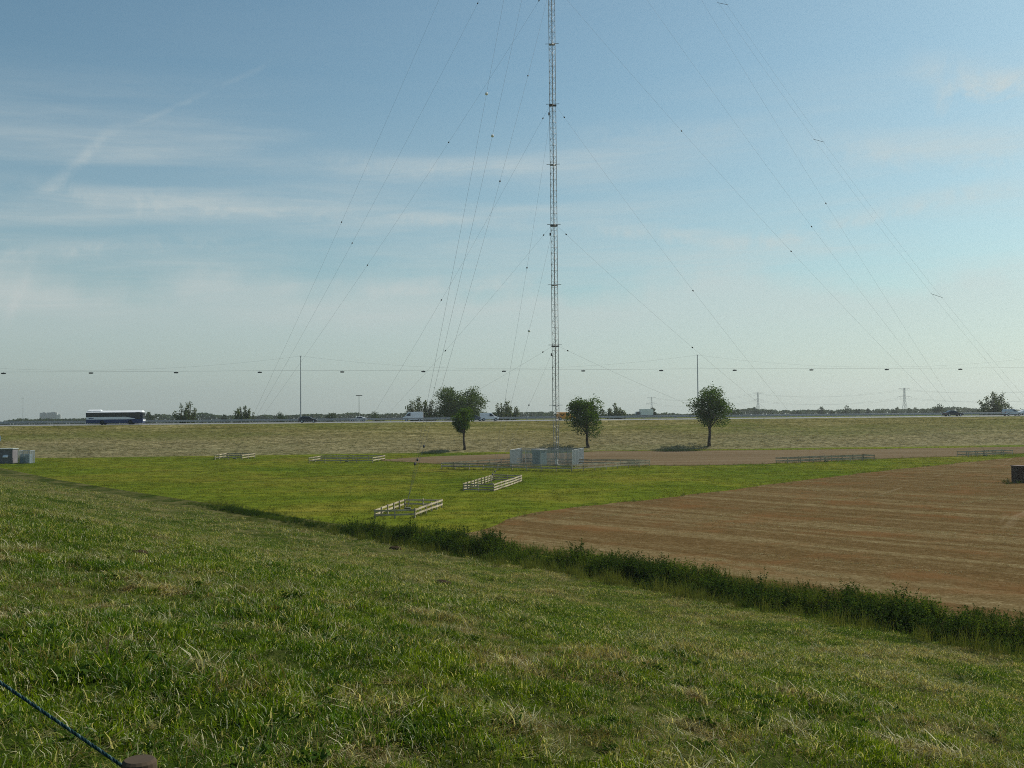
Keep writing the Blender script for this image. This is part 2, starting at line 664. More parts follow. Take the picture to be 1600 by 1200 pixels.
def meadow_color(nt, p):
    n1 = noise(nt, p, 0.045, 5, 0.6, 0.6)
    n2 = noise(nt, p, 0.6, 5, 0.7)
    mp = nt.nodes.new('ShaderNodeMapping')
    mp.inputs['Scale'].default_value = (0.12, 1.0, 1)
    nt.links.new(p, mp.inputs[0])
    n3 = noise(nt, mp.outputs[0], 0.35, 4, 0.6, 0.3)
    base = ramp(nt, n1, [(0.30, (0.080, 0.122, 0.013)), (0.5, (0.122, 0.147, 0.017)), (0.70, (0.165, 0.150, 0.028))])
    f = math_n(nt, 'ADD', math_n(nt, 'MULTIPLY', n2, 0.55), math_n(nt, 'MULTIPLY', n3, 0.5))
    mq = nt.nodes.new('ShaderNodeMapping')
    mq.inputs['Scale'].default_value = (0.4, 1.0, 1)
    nt.links.new(p, mq.inputs[0])
    n7 = noise(nt, mq.outputs[0], 0.55, 6, 0.72, 0.5)
    base = mix_col(nt, smooth(nt, n7, 0.54, 0.70), base, (0.040, 0.072, 0.010))
    return mix_col(nt, smooth(nt, f, 0.35, 0.72), mix_col(nt, 1.0, base, (0.58, 0.68, 0.62), 'MULTIPLY'), mix_col(nt, 1.0, base, (1.28, 1.18, 1.05), 'MULTIPLY'))


def mat_meadow(blades=False):
    m, nt, out = new_mat('meadow_blades' if blades else 'meadow_ground')
    p = wpos(nt)
    col = meadow_color(nt, p)
    if blades:
        at = nt.nodes.new('ShaderNodeAttribute')
        at.attribute_name = 'tone'
        col = mix_col(nt, math_n(nt, 'MULTIPLY', at.outputs['Fac'], 0.5), col, (0.18, 0.175, 0.022))
        leaf_shader(nt, out, col, 0.35, (1.2, 1.15, 0.6), 0.0)
        return m
    b = nt.nodes.new('ShaderNodeBsdfDiffuse')
    nt.links.new(col, b.inputs[0])
    bp = nt.nodes.new('ShaderNodeBump')
    bp.inputs['Strength'].default_value = 0.8
    bp.inputs['Distance'].default_value = 0.15
    nt.links.new(noise(nt, p, 1.6, 6, 0.7), bp.inputs['Height'])
    nt.links.new(bp.outputs[0], b.inputs['Normal'])
    nt.links.new(b.outputs[0], out.inputs[0])
    return m


def mat_stripes(name, ang, dark, mid, pale, width=0.45, green=0.0, bump=0.1, stretch=0.035, patchy=False, foot=False):
    """ground worked in rows: tone runs in uneven streaks along direction `ang`"""
    m, nt, out = new_mat(name)
    p = wpos(nt)
    mp = nt.nodes.new('ShaderNodeMapping')
    mp.vector_type = 'POINT'
    mp.inputs['Rotation'].default_value = (0, 0, -ang)
    nt.links.new(p, mp.inputs[0])
    m2 = nt.nodes.new('ShaderNodeMapping')
    m2.inputs['Scale'].default_value = (stretch, 1, 1)
    nt.links.new(mp.outputs[0], m2.inputs[0])
    n1 = noise(nt, m2.outputs[0], width, 6, 0.68, 0.25)
    n2 = noise(nt, p, 2.2, 5, 0.75)
    n3 = noise(nt, p, 0.05, 3, 0.5)
    f = math_n(nt, 'ADD', math_n(nt, 'MULTIPLY', n1, 0.50), math_n(nt, 'MULTIPLY', n2, 0.40))
    f = math_n(nt, 'ADD', f, math_n(nt, 'MULTIPLY', n3, 0.12))
    if patchy:
        f = math_n(nt, 'ADD', math_n(nt, 'MULTIPLY', n1, 0.24), math_n(nt, 'ADD', math_n(nt, 'MULTIPLY', n2, 0.38), math_n(nt, 'MULTIPLY', noise(nt, p, 7.0, 4, 0.7), 0.38)))
    col = ramp(nt, f, [(0.36, dark), (0.50, mid), (0.66, pale)])
    if patchy:
        # wheel tracks and swaths in broad bands, reddish soil showing in places, a second working direction farther out
        m3 = nt.nodes.new('ShaderNodeMapping')
        m3.inputs['Scale'].default_value = (0.012, 0.55, 1)
        nt.links.new(mp.outputs[0], m3.inputs[0])
        band = noise(nt, m3.outputs[0], 0.9, 3, 0.5, 0.15)
        col = mix_col(nt, smooth(nt, band, 0.42, 0.62), mix_col(nt, 1.0, col, (0.80, 0.72, 0.62), 'MULTIPLY'), mix_col(nt, 1.0, col, (1.12, 1.15, 1.12), 'MULTIPLY'))
        red = noise(nt, p, 0.16, 4, 0.6, 0.4)
        col = mix_col(nt, math_n(nt, 'MULTIPLY', smooth(nt, red, 0.50, 0.68), 0.6), col, (0.145, 0.072, 0.028))
        m4 = nt.nodes.new('ShaderNodeMapping')
        m4.inputs['Rotation'].default_value = (0, 0, -1.02)
        nt.links.new(p, m4.inputs[0])
        m5 = nt.nodes.new('ShaderNodeMapping')
        m5.inputs['Scale'].default_value = (0.02, 0.5, 1)
        nt.links.new(m4.outputs[0], m5.inputs[0])
        sw = noise(nt, m5.outputs[0], 0.8, 4, 0.6, 0.2)
        spx = nt.nodes.new('ShaderNodeSeparateXYZ')
        nt.links.new(p, spx.inputs[0])
        farther = smooth(nt, spx.outputs[1], 62, 92)
        col = mix_col(nt, math_n(nt, 'MULTIPLY', math_n(nt, 'MULTIPLY', smooth(nt, sw, 0.60, 0.70), farther), 0.75), col, (0.27, 0.22, 0.14))
    if green > 0:
        n4 = noise(nt, m2.outputs[0], 0.16, 4, 0.6)
        col = mix_col(nt, math_n(nt, 'MULTIPLY', smooth(nt, n4, 0.42, 0.66), green), col, (0.080, 0.102, 0.016))
    if foot:
        m6 = nt.nodes.new('ShaderNodeMapping')
        m6.inputs['Scale'].default_value = (0.45, 1, 1)
        nt.links.new(mp.outputs[0], m6.inputs[0])
        n6 = noise(nt, m6.outputs[0], 1.9, 6, 0.75, 0.3)
        col = mix_col(nt, smooth(nt, n6, 0.38, 0.62), mix_col(nt, 1.0, col, (0.60, 0.64, 0.56), 'MULTIPLY'), mix_col(nt, 1.0, col, (1.26, 1.24, 1.24), 'MULTIPLY'))
        # the hay has been cut low on the bank; the top is still green
        sp3 = nt.nodes.new('ShaderNodeSeparateXYZ')
        nt.links.new(p, sp3.inputs[0])
        hgt = math_n(nt, 'ADD', sp3.outputs[2], math_n(nt, 'MULTIPLY_ADD', n3, 4.0, math_n(nt, 'MULTIPLY_ADD', n1, 3.0, -3.5)))
        col = mix_col(nt, math_n(nt, 'MULTIPLY', math_n(nt, 'SUBTRACT', 1.0, smooth(nt, hgt, 2.0, 5.6)), 0.55), col, mix_col(nt, smooth(nt, n6, 0.36, 0.66), (0.060, 0.052, 0.026), (0.30, 0.265, 0.165)))
    b = nt.nodes.new('ShaderNodeBsdfDiffuse')
    nt.links.new(col, b.inputs[0])
    bp = nt.nodes.new('ShaderNodeBump')
    bp.inputs['Strength'].default_value = 0.7
    bp.inputs['Distance'].default_value = bump
    nt.links.new(f, bp.inputs['Height'])
    nt.links.new(bp.outputs[0], b.inputs['Normal'])
    nt.links.new(b.outputs[0], out.inputs[0])
    return m


M_turf, M_turf_b = mat_turf_soil(), mat_turf_blades()
M_meadow, M_meadow_b = mat_meadow(), mat_meadow(True)
DANG = math.atan2(AY, AX)
M_stubble = mat_stripes('stubble_ground', DANG + 0.06, (0.070, 0.045, 0.020), (0.126, 0.090, 0.042), (0.25, 0.20, 0.118), 1.3, 0.0, 0.1, 0.36, True)
M_strip = mat_stripes('bare_soil_ground', RA, (0.090, 0.062, 0.034), (0.132, 0.096, 0.056), (0.20, 0.155, 0.098), 0.5, 0.10)
M_hay = mat_stripes('mown_bank_ground', RA, (0.062, 0.060, 0.013), (0.140, 0.122, 0.043), (0.33, 0.285, 0.15), 0.7, 0.6, 0.2, 0.11, False, True)
M_far = mat_stripes('farmland_ground', RA, (0.06, 0.085, 0.02), (0.10, 0.12, 0.03), (0.18, 0.16, 0.07), 0.01, 0.4, 0.1, 0.2)
M_mud = solid('ditch_mud', (0.028, 0.026, 0.014), 0.9, 0, 0.4, 2.0, 0.6)
M_asphalt = solid('asphalt', (0.16, 0.16, 0.155), 0.75, 0, 0.2, 0.8, 0.2)
M_paint_w = solid('road_paint', (0.75, 0.75, 0.72), 0.6, 0, 0.08)
M_fence = wood('weathered_fence_wood', (0.095, 0.072, 0.044), (0.60, 0.52, 0.37))
M_post = wood('post_wood', (0.020, 0.014, 0.009), (0.075, 0.055, 0.036), 0.95)
M_bark = wood('bark', (0.028, 0.022, 0.015), (0.075, 0.058, 0.04))
M_galv = solid('galvanised_steel', (0.42, 0.43, 0.43), 0.5, 0.6, 0.2, 6.0)
M_mast = solid('mast_steel', (0.24, 0.25, 0.25), 0.55, 0.35, 0.25, 1.5)
M_dark = solid('dark_fitting', (0.03, 0.032, 0.034), 0.5, 0.0, 0.2)
M_wire = solid('wire_steel', (0.05, 0.053, 0.056), 0.7, 0.0, 0.1)
M_porc = solid('white_porcelain', (0.80, 0.80, 0.78), 0.25, 0, 0.05)
M_white = solid('white_car_paint', (0.78, 0.79, 0.80), 0.25, 0, 0.05, 1.0, 0, 0.6)
M_black = solid('dark_car_paint', (0.018, 0.022, 0.034), 0.22, 0, 0.1, 1.0, 0, 0.6)
M_grey = solid('grey_car_paint', (0.10, 0.12, 0.15), 0.25, 0, 0.1, 1.0, 0, 0.6)
M_orange = solid('orange_car_paint', (0.72, 0.30, 0.03), 0.35, 0, 0.06, 1.0, 0, 0.5)
M_blue = solid('blue_bus_paint', (0.014, 0.036, 0.125), 0.35, 0, 0.08, 1.0, 0, 0.5)
M_navy = solid('dark_bus_paint', (0.012, 0.020, 0.045), 0.35, 0, 0.08, 1.0, 0, 0.5)
M_silver = solid('silver_paint', (0.52, 0.55, 0.56), 0.35, 0.2, 0.05)
M_glass = solid('tinted_glass', (0.012, 0.016, 0.020), 0.08, 0, 0.1, 1.0, 0, 0.7)
M_rubber = solid('tyre_rubber', (0.018, 0.018, 0.018), 0.85, 0, 0.1)
M_lamp = solid('lamp_lens', (0.75, 0.74, 0.70), 0.1, 0, 0.05, 1.0, 0, 0.8)
M_red = solid('red_lens', (0.45, 0.02, 0.02), 0.2, 0, 0.05)
M_concrete = solid('concrete', (0.36, 0.35, 0.33), 0.85, 0, 0.2, 2.0, 0.3)
M_anchor = solid('mossy_concrete', (0.10, 0.105, 0.075), 0.95, 0, 0.3, 3.0, 0.3, 0.1)
M_hut = solid('hut_panel_green', (0.16, 0.23, 0.23), 0.6, 0, 0.15, 1.0)
M_hutroof = solid('hut_roof', (0.36, 0.36, 0.35), 0.7, 0, 0.15)
M_mesh = solid('fence_mesh_steel', (0.24, 0.28, 0.29), 0.5, 0.3, 0.15)
M_farbuild = solid('far_building_wall', (0.36, 0.37, 0.38), 0.8, 0, 0.1, 0.05)
M_pylon = solid('pylon_steel', (0.30, 0.31, 0.32), 0.6, 0.2, 0.1)

# ------------------------------------------------------------------ the setting
def grid_obj(name, P, material, label, cat, kind='structure'):
    P = np.asarray(P, np.float32)
    nr, nc = P.shape[:2]
    me = bpy.data.meshes.new(name)
    idx = np.arange(nr * nc).reshape(nr, nc)
    f = np.stack([idx[:-1, :-1], idx[:-1, 1:], idx[1:, 1:], idx[1:, :-1]], -1).reshape(-1, 4)
    me.from_pydata(P.reshape(-1, 3).tolist(), [], f.tolist())
    me.update()
    if len(me.polygons) and me.polygons[0].normal.z < 0:
        me.flip_normals()
    o = mesh_obj(name, me, material, None, True)
    return tag(o, label, cat, None, kind)


def on_ground(xy, lift=0.0):
    z = Z(xy[..., 0], xy[..., 1]) + lift
    return np.concatenate([xy, z[..., None]], -1)


def strip(lo, hi, nu, nv, pw=1.0):
    """sheet of ground between two polylines"""
    def res(c):
        c = np.asarray(c, float)
        L = np.concatenate([[0], np.cumsum(np.hypot(*np.diff(c, axis=0).T))])
        u = np.linspace(0, L[-1], nu)
        return np.stack([np.interp(u, L, c[:, 0]), np.interp(u, L, c[:, 1])], -1)
    a, b = res(lo), res(hi)
    w = (np.linspace(0, 1, nv) ** pw)[:, None, None]
    return a[None] * (1 - w) + b[None] * w


# far base of the land
g = np.linspace(-5200, 5200, 41)
gx, gy = np.meshgrid(g, g)
grid_obj('ground', np.stack([gx, gy, np.full_like(gx, -1.7)], -1), M_far, 'flat green farmland reaching to the horizon', 'ground')

# the dike: fine near the camera
a_ax = np.unique(np.concatenate([np.arange(-160, -14, 4.0), np.arange(-14, 34, 0.28), np.arange(34, 80, 0.8), np.arange(80, 262, 2.5)]))
s_ax = np.unique(np.concatenate([np.arange(-45, -1, 2.0), np.arange(-1, 20, 0.28), np.arange(20, 32.6, 0.5), [32.6]]))
aa, ss = np.meshgrid(a_ax, s_ax)
nn = NX * NX + NY * NY
xy = np.stack([aa * AX + ss * NX, aa * AY + ss * NY], -1)
grid_obj('dike', on_ground(xy), M_turf, 'grassy dike slope falling away to the ditch', 'dike')
s_ax2 = np.linspace(32.6, 37.6, 14)
aa, ss = np.meshgrid(np.concatenate([np.arange(-160, -20, 4.0), np.arange(-20, 205, 1.0)]), s_ax2)
xy = np.stack([aa * AX + ss * NX, aa * AY + ss * NY], -1)
grid_obj('ditch', on_ground(xy), M_turf, 'muddy ditch at the foot of the dike', 'ditch')


def road_xy(u, t):
    return np.stack([u * RDX - t * RDY, 228.0 + u * RDY + t * RDX], -1)


def ditch_xy(a, s):
    return np.stack([a * AX + s * NX, a * AY + s * NY], -1)


lo = ditch_xy(np.linspace(196, -170, 60), np.full(60, 37.6))
hi = road_xy(np.linspace(-95, 330, 60), np.full(60, -27.0))
grid_obj('meadow', on_ground(strip(lo, hi, 190, 130)), M_meadow, 'short green meadow around the radio mast', 'meadow')

# two ploughed / harvested pieces laid over the meadow, read off the photograph
def gpts(pix):
    return np.array([ground_at(*p)[:2] for p in pix])


def ragged(c, amp, seed):
    c = np.asarray(c)
    L = np.concatenate([[0], np.cumsum(np.hypot(*np.diff(c, axis=0).T))])
    n = max(8, int(L[-1] / 0.7))
    u = np.linspace(0, L[-1], n)
    p = np.stack([np.interp(u, L, c[:, 0]), np.interp(u, L, c[:, 1])], -1)
    p[:, 1] += amp * fbm(u * 0.35, u * 0 + seed, seed, 4)
    p[:, 0] += amp * 0.5 * fbm(u * 0.35, u * 0 + seed + 40, seed + 9, 3)
    return p


top_px = [(758, 831), (785, 815), (836, 800), (900, 793), (1000, 783), (1100, 771), (1200, 758), (1300, 746), (1400, 734), (1500, 723), (1600, 714)]
top = gpts(top_px)
ext = top[-1] + (top[-1] - top[-3]) / np.linalg.norm(top[-1] - top[-3]) * 140
field_top = ragged(np.vstack([top, ext]), 1.1, 21)
a0 = float(AX * top[0][0] + AY * top[0][1])
bot = ditch_xy(np.linspace(a0, -165, 40), np.full(40, 38.0))
field_bot = ragged(bot, 0.9, 25)
grid_obj('stubble_field', on_ground(strip(field_bot, field_top, 170, 90), 0.035), M_stubble, 'reddish brown stubble field beyond the ditch', 'stubble field')
st = gpts([(598, 718.5), (640, 715.5), (700, 712.5), (800, 709.5), (940, 705), (1108, 704), (1300, 702.5), (1450, 700.5), (1600, 698)])
sb = gpts([(598, 720), (640, 722.5), (680, 725), (800, 729), (900, 729), (1020, 728), (1130, 727), (1213, 724.5), (1380, 717), (1500, 713), (1600, 709)])
st = np.vstack([st, st[-1] + (st[-1] - st[-2]) * 4])
sb = np.vstack([sb, sb[-1] + (sb[-1] - sb[-2]) * 4])
grid_obj('bare_soil', on_ground(strip(ragged(sb, 1.6, 31), ragged(st, 1.0, 35), 200, 24), 0.035), M_strip, 'strip of bare brown soil along the foot of the motorway bank', 'bare soil')

# motorway on its bank
u_ax = np.arange(-420, 620, 3.0)
uu, tt = np.meshgrid(np.arange(-420, 620, 1.25), np.concatenate([np.arange(-27.2, -1, 1.0), [-0.6]]))
grid_obj('embankment', on_ground(road_xy(uu, tt)), M_hay, 'mown grass bank of the motorway with rows of dry hay', 'embankment')
uu, tt = np.meshgrid(u_ax, np.array([27.4, 29, 36, 45, 54]))
grid_obj('embankment', on_ground(road_xy(uu, tt)), M_far, 'far grass bank of the motorway', 'embankment')
uu, tt = np.meshgrid(u_ax[::4], np.array([-0.6, 0, 4, 8, 12, 12.4]))
grid_obj('motorway', on_ground(road_xy(uu, tt)), M_asphalt, 'near carriageway of the motorway, pale asphalt', 'road')
uu, tt = np.meshgrid(u_ax[::4], np.array([12.4, 13.5, 14.6]))
grid_obj('median', on_ground(road_xy(uu, tt), -0.02), M_far, 'grass median between the carriageways', 'median')
uu, tt = np.meshgrid(u_ax[::4], np.array([14.6, 15, 20, 24, 27.4]))
grid_obj('motorway', on_ground(road_xy(uu, tt)), M_asphalt, 'far carriageway of the motorway beyond the guard rail', 'road')
uu, tt = np.meshgrid(np.linspace(-5000, 5000, 60), np.array([54, 120, 300, 700, 1500, 4900.0]))
grid_obj('farmland', on_ground(road_xy(uu, tt), 0.0), M_far, 'flat farmland beyond the motorway', 'farmland')
mk = MB()
for t0, dash in ((0.35, False), (11.3, False), (4.3, True), (7.9, True), (15.6, False), (26.6, False), (19.3, True), (23.0, True)):
    for k in range(-34 if dash else -40, 50):
        u0, u1 = (k * 12, k * 12 + 4) if dash else (k * 12, k * 12 + 12)
        q = [road_xy(np.array(u), np.array(t)) for u, t in ((u0, t0 - .1), (u1, t0 - .1), (u1, t0 + .1), (u0, t0 + .1))]
        mk.add([(*p, float(Z(p[0], p[1])) + 0.006) for p in q], [(0, 1, 2, 3)])
tag(mk.build('lane_markings', M_paint_w), 'white lane lines painted on the motorway', 'lane markings', None, 'structure')

# low raised road far beyond, hidden behind the guard rail but carrying the lorry
uu, tt = np.meshgrid(np.linspace(-40, 260, 40), np.array([225, 240, 244, 262, 266, 281.0]))
P = road_xy(uu, tt)
zz = np.interp(tt, [225, 240, 244, 262, 266, 281], [-0.5, 6.9, 7.0, 7.0, 6.9, -0.5])
grid_obj('embankment', np.concatenate([P, zz[..., None]], -1), M_far, 'low bank of a slip road beyond the motorway', 'embankment')

# ------------------------------------------------------------------ scattered growth (nobody could count it)
lib = bpy.data.collections.new('growth_library')      # not linked to the scene: only the source of the scattered growth


def tuft(name, nb, radius, h0, h1, w, lean, material, segs=2, dry=(0, 1), seed=0, coll=None, flat=0.0):
    r = np.random.default_rng(seed)
    quads, tone = [], []
    for i in range(nb):
        a, rr = r.uniform(0, 2 * math.pi), radius * math.sqrt(r.uniform())
        b = np.array((math.cos(a) * rr, math.sin(a) * rr, -0.01))
        h = r.uniform(h0, h1)
        la = r.uniform(0, 2 * math.pi)
        ln = r.uniform(0.1, 1.0) * lean * h
        if r.uniform() < flat:
            h *= 0.35
            ln = h * 3.0
        d = np.array((math.cos(la), math.sin(la), 0))
        sa = r.uniform(0, math.pi)
        side = np.array((math.cos(sa), math.sin(sa), 0)) * w * r.uniform(0.6, 1.2) / 2
        tn = r.uniform(*dry)
        prev = b
        for k in range(segs):
            f1 = (k + 1) / segs
            nxt = b + np.array((0, 0, h * (f1 - 0.25 * f1 * f1 * min(1, lean)))) + d * ln * f1 * f1
            w0, w1 = 1 - 0.75 * (k / segs), 1 - 0.75 * f1
            quads.append((prev - side * w0, prev + side * w0, nxt + side * w1, nxt - side * w1))
            tone.append(tn)
            prev = nxt
    me = quad_mesh(name, quads, tone)
    me.materials.append(material)
    o = bpy.data.objects.new(name, me)
    (coll or lib).objects.link(o)
    return o


def leafy(name, nl, size, radius, height, material, seed, coll, up=0.5, stems=6):
    """a broad-leaved weed clump: stems with leaves"""
    r = np.random.default_rng(seed)
    quads, tone = [], []
    for s in range(stems):
        a = r.uniform(0, 2 * math.pi)
        base = np.array((math.cos(a), math.sin(a), 0)) * radius * 0.5 * r.uniform()
        tip = base + np.array((math.cos(a) * radius * r.uniform(0.1, 0.9), math.sin(a) * radius * r.uniform(0.1, 0.9), height * r.uniform(0.6, 1.0)))
        sd = np.array((-math.sin(a), math.cos(a), 0)) * 0.008
        quads.append((base - sd, base + sd, tip + sd * .5, tip - sd * .5))
        tone.append(r.uniform(0, .4))
        for i in range(nl // stems):
            f = r.uniform(0.15, 1.0)
            c = base + (tip - base) * f + r.normal(0, 0.12 * radius, 3) * (1.2 - f * .6)
            L = size * r.uniform(0.6, 1.3) * (1.15 - 0.5 * f)
            d = r.normal(0, 1, 3)
            d[2] = d[2] * 0.5 + up * r.uniform(-0.6, 1)
            d /= np.linalg.norm(d)
            e = np.cross(d, r.normal(0, 1, 3))
            e /= np.linalg.norm(e)
            quads.append((c - d * L * .5, c + e * L * .24, c + d * L * .5, c - e * L * .24))
            tone.append(r.uniform())
    me = quad_mesh(name, quads, tone)
    me.materials.append(material)
    o = bpy.data.objects.new(name, me)
    coll.objects.link(o)
    return o


def sub(name):
    c = bpy.data.collections.new(name)
    return c


def scatter(name, pts, coll, scale, label, cat, kinds=None, seed=0, squash=None):
    """one object whose points each carry one clump of the collection"""
    r = np.random.default_rng(seed + 99)
    n = len(pts)
    me = bpy.data.meshes.new(name)
    me.vertices.add(n)
    me.vertices.foreach_set('co', np.asarray(pts, np.float32).reshape(-1))
    rot = np.zeros((n, 3), np.float32)
    rot[:, 2] = r.uniform(0, 2 * math.pi, n)
    rot[:, 0] = r.normal(0, 0.12, n)
    rot[:, 1] = r.normal(0, 0.12, n)
    sc = np.repeat(np.asarray(scale, np.float32).reshape(-1, 1), 3, 1) * np.ones((n, 3), np.float32)
    sc[:, 2] *= r.uniform(0.75, 1.3, n)
    if squash is not None:
        sc[:, 2] *= squash
    if kinds is None:
        kinds = r.integers(0, len(coll.objects), n)
    at = me.attributes.new('turn', 'FLOAT_VECTOR', 'POINT')
    at.data.foreach_set('vector', rot.reshape(-1))
    at = me.attributes.new('size', 'FLOAT_VECTOR', 'POINT')
    at.data.foreach_set('vector', sc.reshape(-1))
    at = me.attributes.new('which', 'INT', 'POINT')
    at.data.foreach_set('value', np.asarray(kinds, np.int32))
    o = bpy.data.objects.new(name, me)
    link(o)
    ng = bpy.data.node_groups.new('scatter_' + name, 'GeometryNodeTree')
    ng.interface.new_socket('Geometry', in_out='INPUT', socket_type='NodeSocketGeometry')
    ng.interface.new_socket('Geometry', in_out='OUTPUT', socket_type='NodeSocketGeometry')
    gi, go = ng.nodes.new('NodeGroupInput'), ng.nodes.new('NodeGroupOutput')
    ci = ng.nodes.new('GeometryNodeCollectionInfo')
    ci.inputs['Collection'].default_value = coll
    ci.inputs['Separate Children'].default_value = True
    ci.inputs['Reset Children'].default_value = True
    ip = ng.nodes.new('GeometryNodeInstanceOnPoints')
    ip.inputs['Pick Instance'].default_value = True

    def attr(nm, ty):
        a = ng.nodes.new('GeometryNodeInputNamedAttribute')
        a.data_type = ty
        a.inputs['Name'].default_value = nm
        return a.outputs[0]
    L = ng.links.new
    L(gi.outputs[0], ip.inputs['Points'])
    L(ci.outputs[0], ip.inputs['Instance'])
    L(attr('which', 'INT'), ip.inputs['Instance Index'])
    L(attr('turn', 'FLOAT_VECTOR'), ip.inputs['Rotation'])
    L(attr('size', 'FLOAT_VECTOR'), ip.inputs['Scale'])
    L(ip.outputs[0], go.inputs[0])
    md = o.modifiers.new('scatter', 'NODES')
    md.node_group = ng
    return tag(o, label, cat, None, 'stuff')


def wedge(n, y0, y1, margin=1.12, extra=2.5):
    """random ground points inside the view and a bit to either side"""
    y = np.sqrt(rng.uniform(y0 * y0, y1 * y1, n))
    x = (rng.uniform(-0.5, 0.5, n) * margin) * y + rng.uniform(-1, 1, n) * extra * (np.abs(rng.uniform(-1, 1, n)) > .6)
    return np.stack([x, y], -1)


def lift(p, dz=0.0):
    return np.column_stack([p, Z(p[:, 0], p[:, 1]) + dz])


M_weed2b = foliage('clover_leaf', (0.03, 0.07, 0.012), (0.085, 0.14, 0.028), 0.3, 0.0, 1.5)
near_c, mid_c, mead_c, hay_c, weed_c, reed_c, stub_c = (sub(n) for n in ('near_turf', 'mid_turf', 'meadow_turf', 'hay', 'weeds', 'reeds', 'stubble'))
for k in range(4):
    tuft(f'a{k}', 60, 0.15, 0.02, 0.075, 0.0095, 0.8, M_turf_b, 2, (0, 0.66), k, near_c, 0.2)
for k in range(2):
    tuft(f'b{k}', 54, 0.15, 0.03, 0.11, 0.0075, 1.4, M_turf_b, 2, (0.4, 1.0), 10 + k, near_c, 0.5)
tuft('c0', 12, 0.16, 0.06, 0.18, 0.006, 1.8, M_turf_b, 3, (0.75, 1.0), 14, near_c, 0.5)
tuft('c1', 60, 0.13, 0.05, 0.10, 0.0085, 2.2, M_turf_b, 2, (0.72, 1.0), 15, near_c, 0.85)
leafy('c2', 40, 0.055, 0.11, 0.05, M_weed2b, 16, near_c, 0.9, 6)
for k in range(3):
    tuft(f'd{k}', 70, 0.28, 0.025, 0.075, 0.0115, 1.0, M_turf_b, 2, (0, 0.68), 20 + k, mid_c, 0.1)
for k in range(2):
    tuft(f'e{k}', 62, 0.26, 0.03, 0.115, 0.0100, 1.6, M_turf_b, 2, (0.4, 1.0), 30 + k, mid_c, 0.35)
for k in range(3):
    tuft(f'f{k}', 30, 0.7, 0.03, 0.13, 0.04, 0.9, M_meadow_b, 1, (0, 1), 40 + k, mead_c)
M_haystraw = foliage('hay_straw', (0.16, 0.13, 0.06), (0.60, 0.53, 0.33), 0.2, 0.0)
M_stubstraw = foliage('stubble_straw', (0.13, 0.085, 0.035), (0.36, 0.27, 0.14), 0.2, 0.0)
for k in range(3):
    tuft(f'g{k}', 34, 0.8, 0.05, 0.26, 0.06, 1.8, M_haystraw, 1, (0, 1), 50 + k, hay_c)
for k in range(3):
    tuft(f'h{k}', 26, 0.45, 0.03, 0.13, 0.016, 0.6, M_stubstraw, 1, (0, 1), 60 + k, stub_c)
M_weed = foliage('ditch_weed_leaf', (0.010, 0.026, 0.006), (0.070, 0.118, 0.020), 0.3, 0.0, 1.4)
M_weed2 = foliage('ditch_herb_leaf', (0.022, 0.052, 0.007), (0.115, 0.165, 0.028), 0.4, 0.0, 1.2)
M_reed = foliage('reed_blade', (0.034, 0.062, 0.010), (0.17, 0.180, 0.055), 0.4, 0.0, 0.8)
for k in range(3):
    leafy(f'i{k}', 170, 0.17, 0.6, 1.35, M_weed, 70 + k, weed_c)
for k in range(2):
    leafy(f'j{k}', 150, 0.14, 0.6, 1.1, M_weed2, 80 + k, weed_c)
for k in range(2):
    tuft(f'k{k}', 60, 0.5, 0.5, 1.35, 0.022, 0.55, M_reed, 3, (0, 1), 90 + k, reed_c)


def thin(p, cond):
    return p[cond]


# near turf
p = wedge(23000, 5.2, 17)
s = s_of(p[:, 0], p[:, 1])
p = p[(s > 0.2) & (s < 32.4)]
dryness = fbm(p[:, 0] * 0.9, p[:, 1] * 0.9, 51, 3) + 0.5 * fbm(p[:, 0] * .25, p[:, 1] * .25, 57, 2)
kinds = np.where(dryness + fbm(p[:, 0] * 2.6, p[:, 1] * 2.6, 55, 2) * .5 + rng.normal(0, .18, len(p)) > 0.17, rng.integers(4, 6, len(p)), rng.integers(0, 4, len(p)))
fine = fbm(p[:, 0] * 2.3, p[:, 1] * 2.3, 53, 3) + .35 * dryness
kinds = np.where(fine + rng.normal(0, .14, len(p)) > 0.30, 7, kinds)
kinds = np.where(rng.uniform(size=len(p)) < 0.02, 8, kinds)
kinds = np.where(rng.uniform(size=len(p)) < 0.03, 6, kinds)
tus = 0.62 + 1.0 * np.clip(fbm(p[:, 0] * 0.9, p[:, 1] * 0.9, 3, 3) + .4, 0, 1)
scatter('grass', lift(p), near_c, tus * rng.uniform(.8, 1.2, len(p)), 'tussocky green and straw coloured grass close by on the dike', 'grass', kinds, 1)
# strip right at the camera's feet, low left
p = np.stack([rng.uniform(-4.5, 3.5, 2600), rng.uniform(1.2, 5.6, 2600)], -1)
scatter('grass', lift(p), near_c, rng.uniform(.8, 1.25, len(p)), 'grass on the crest of the dike under the fence rope', 'grass', rng.integers(0, 9, len(p)), 2)
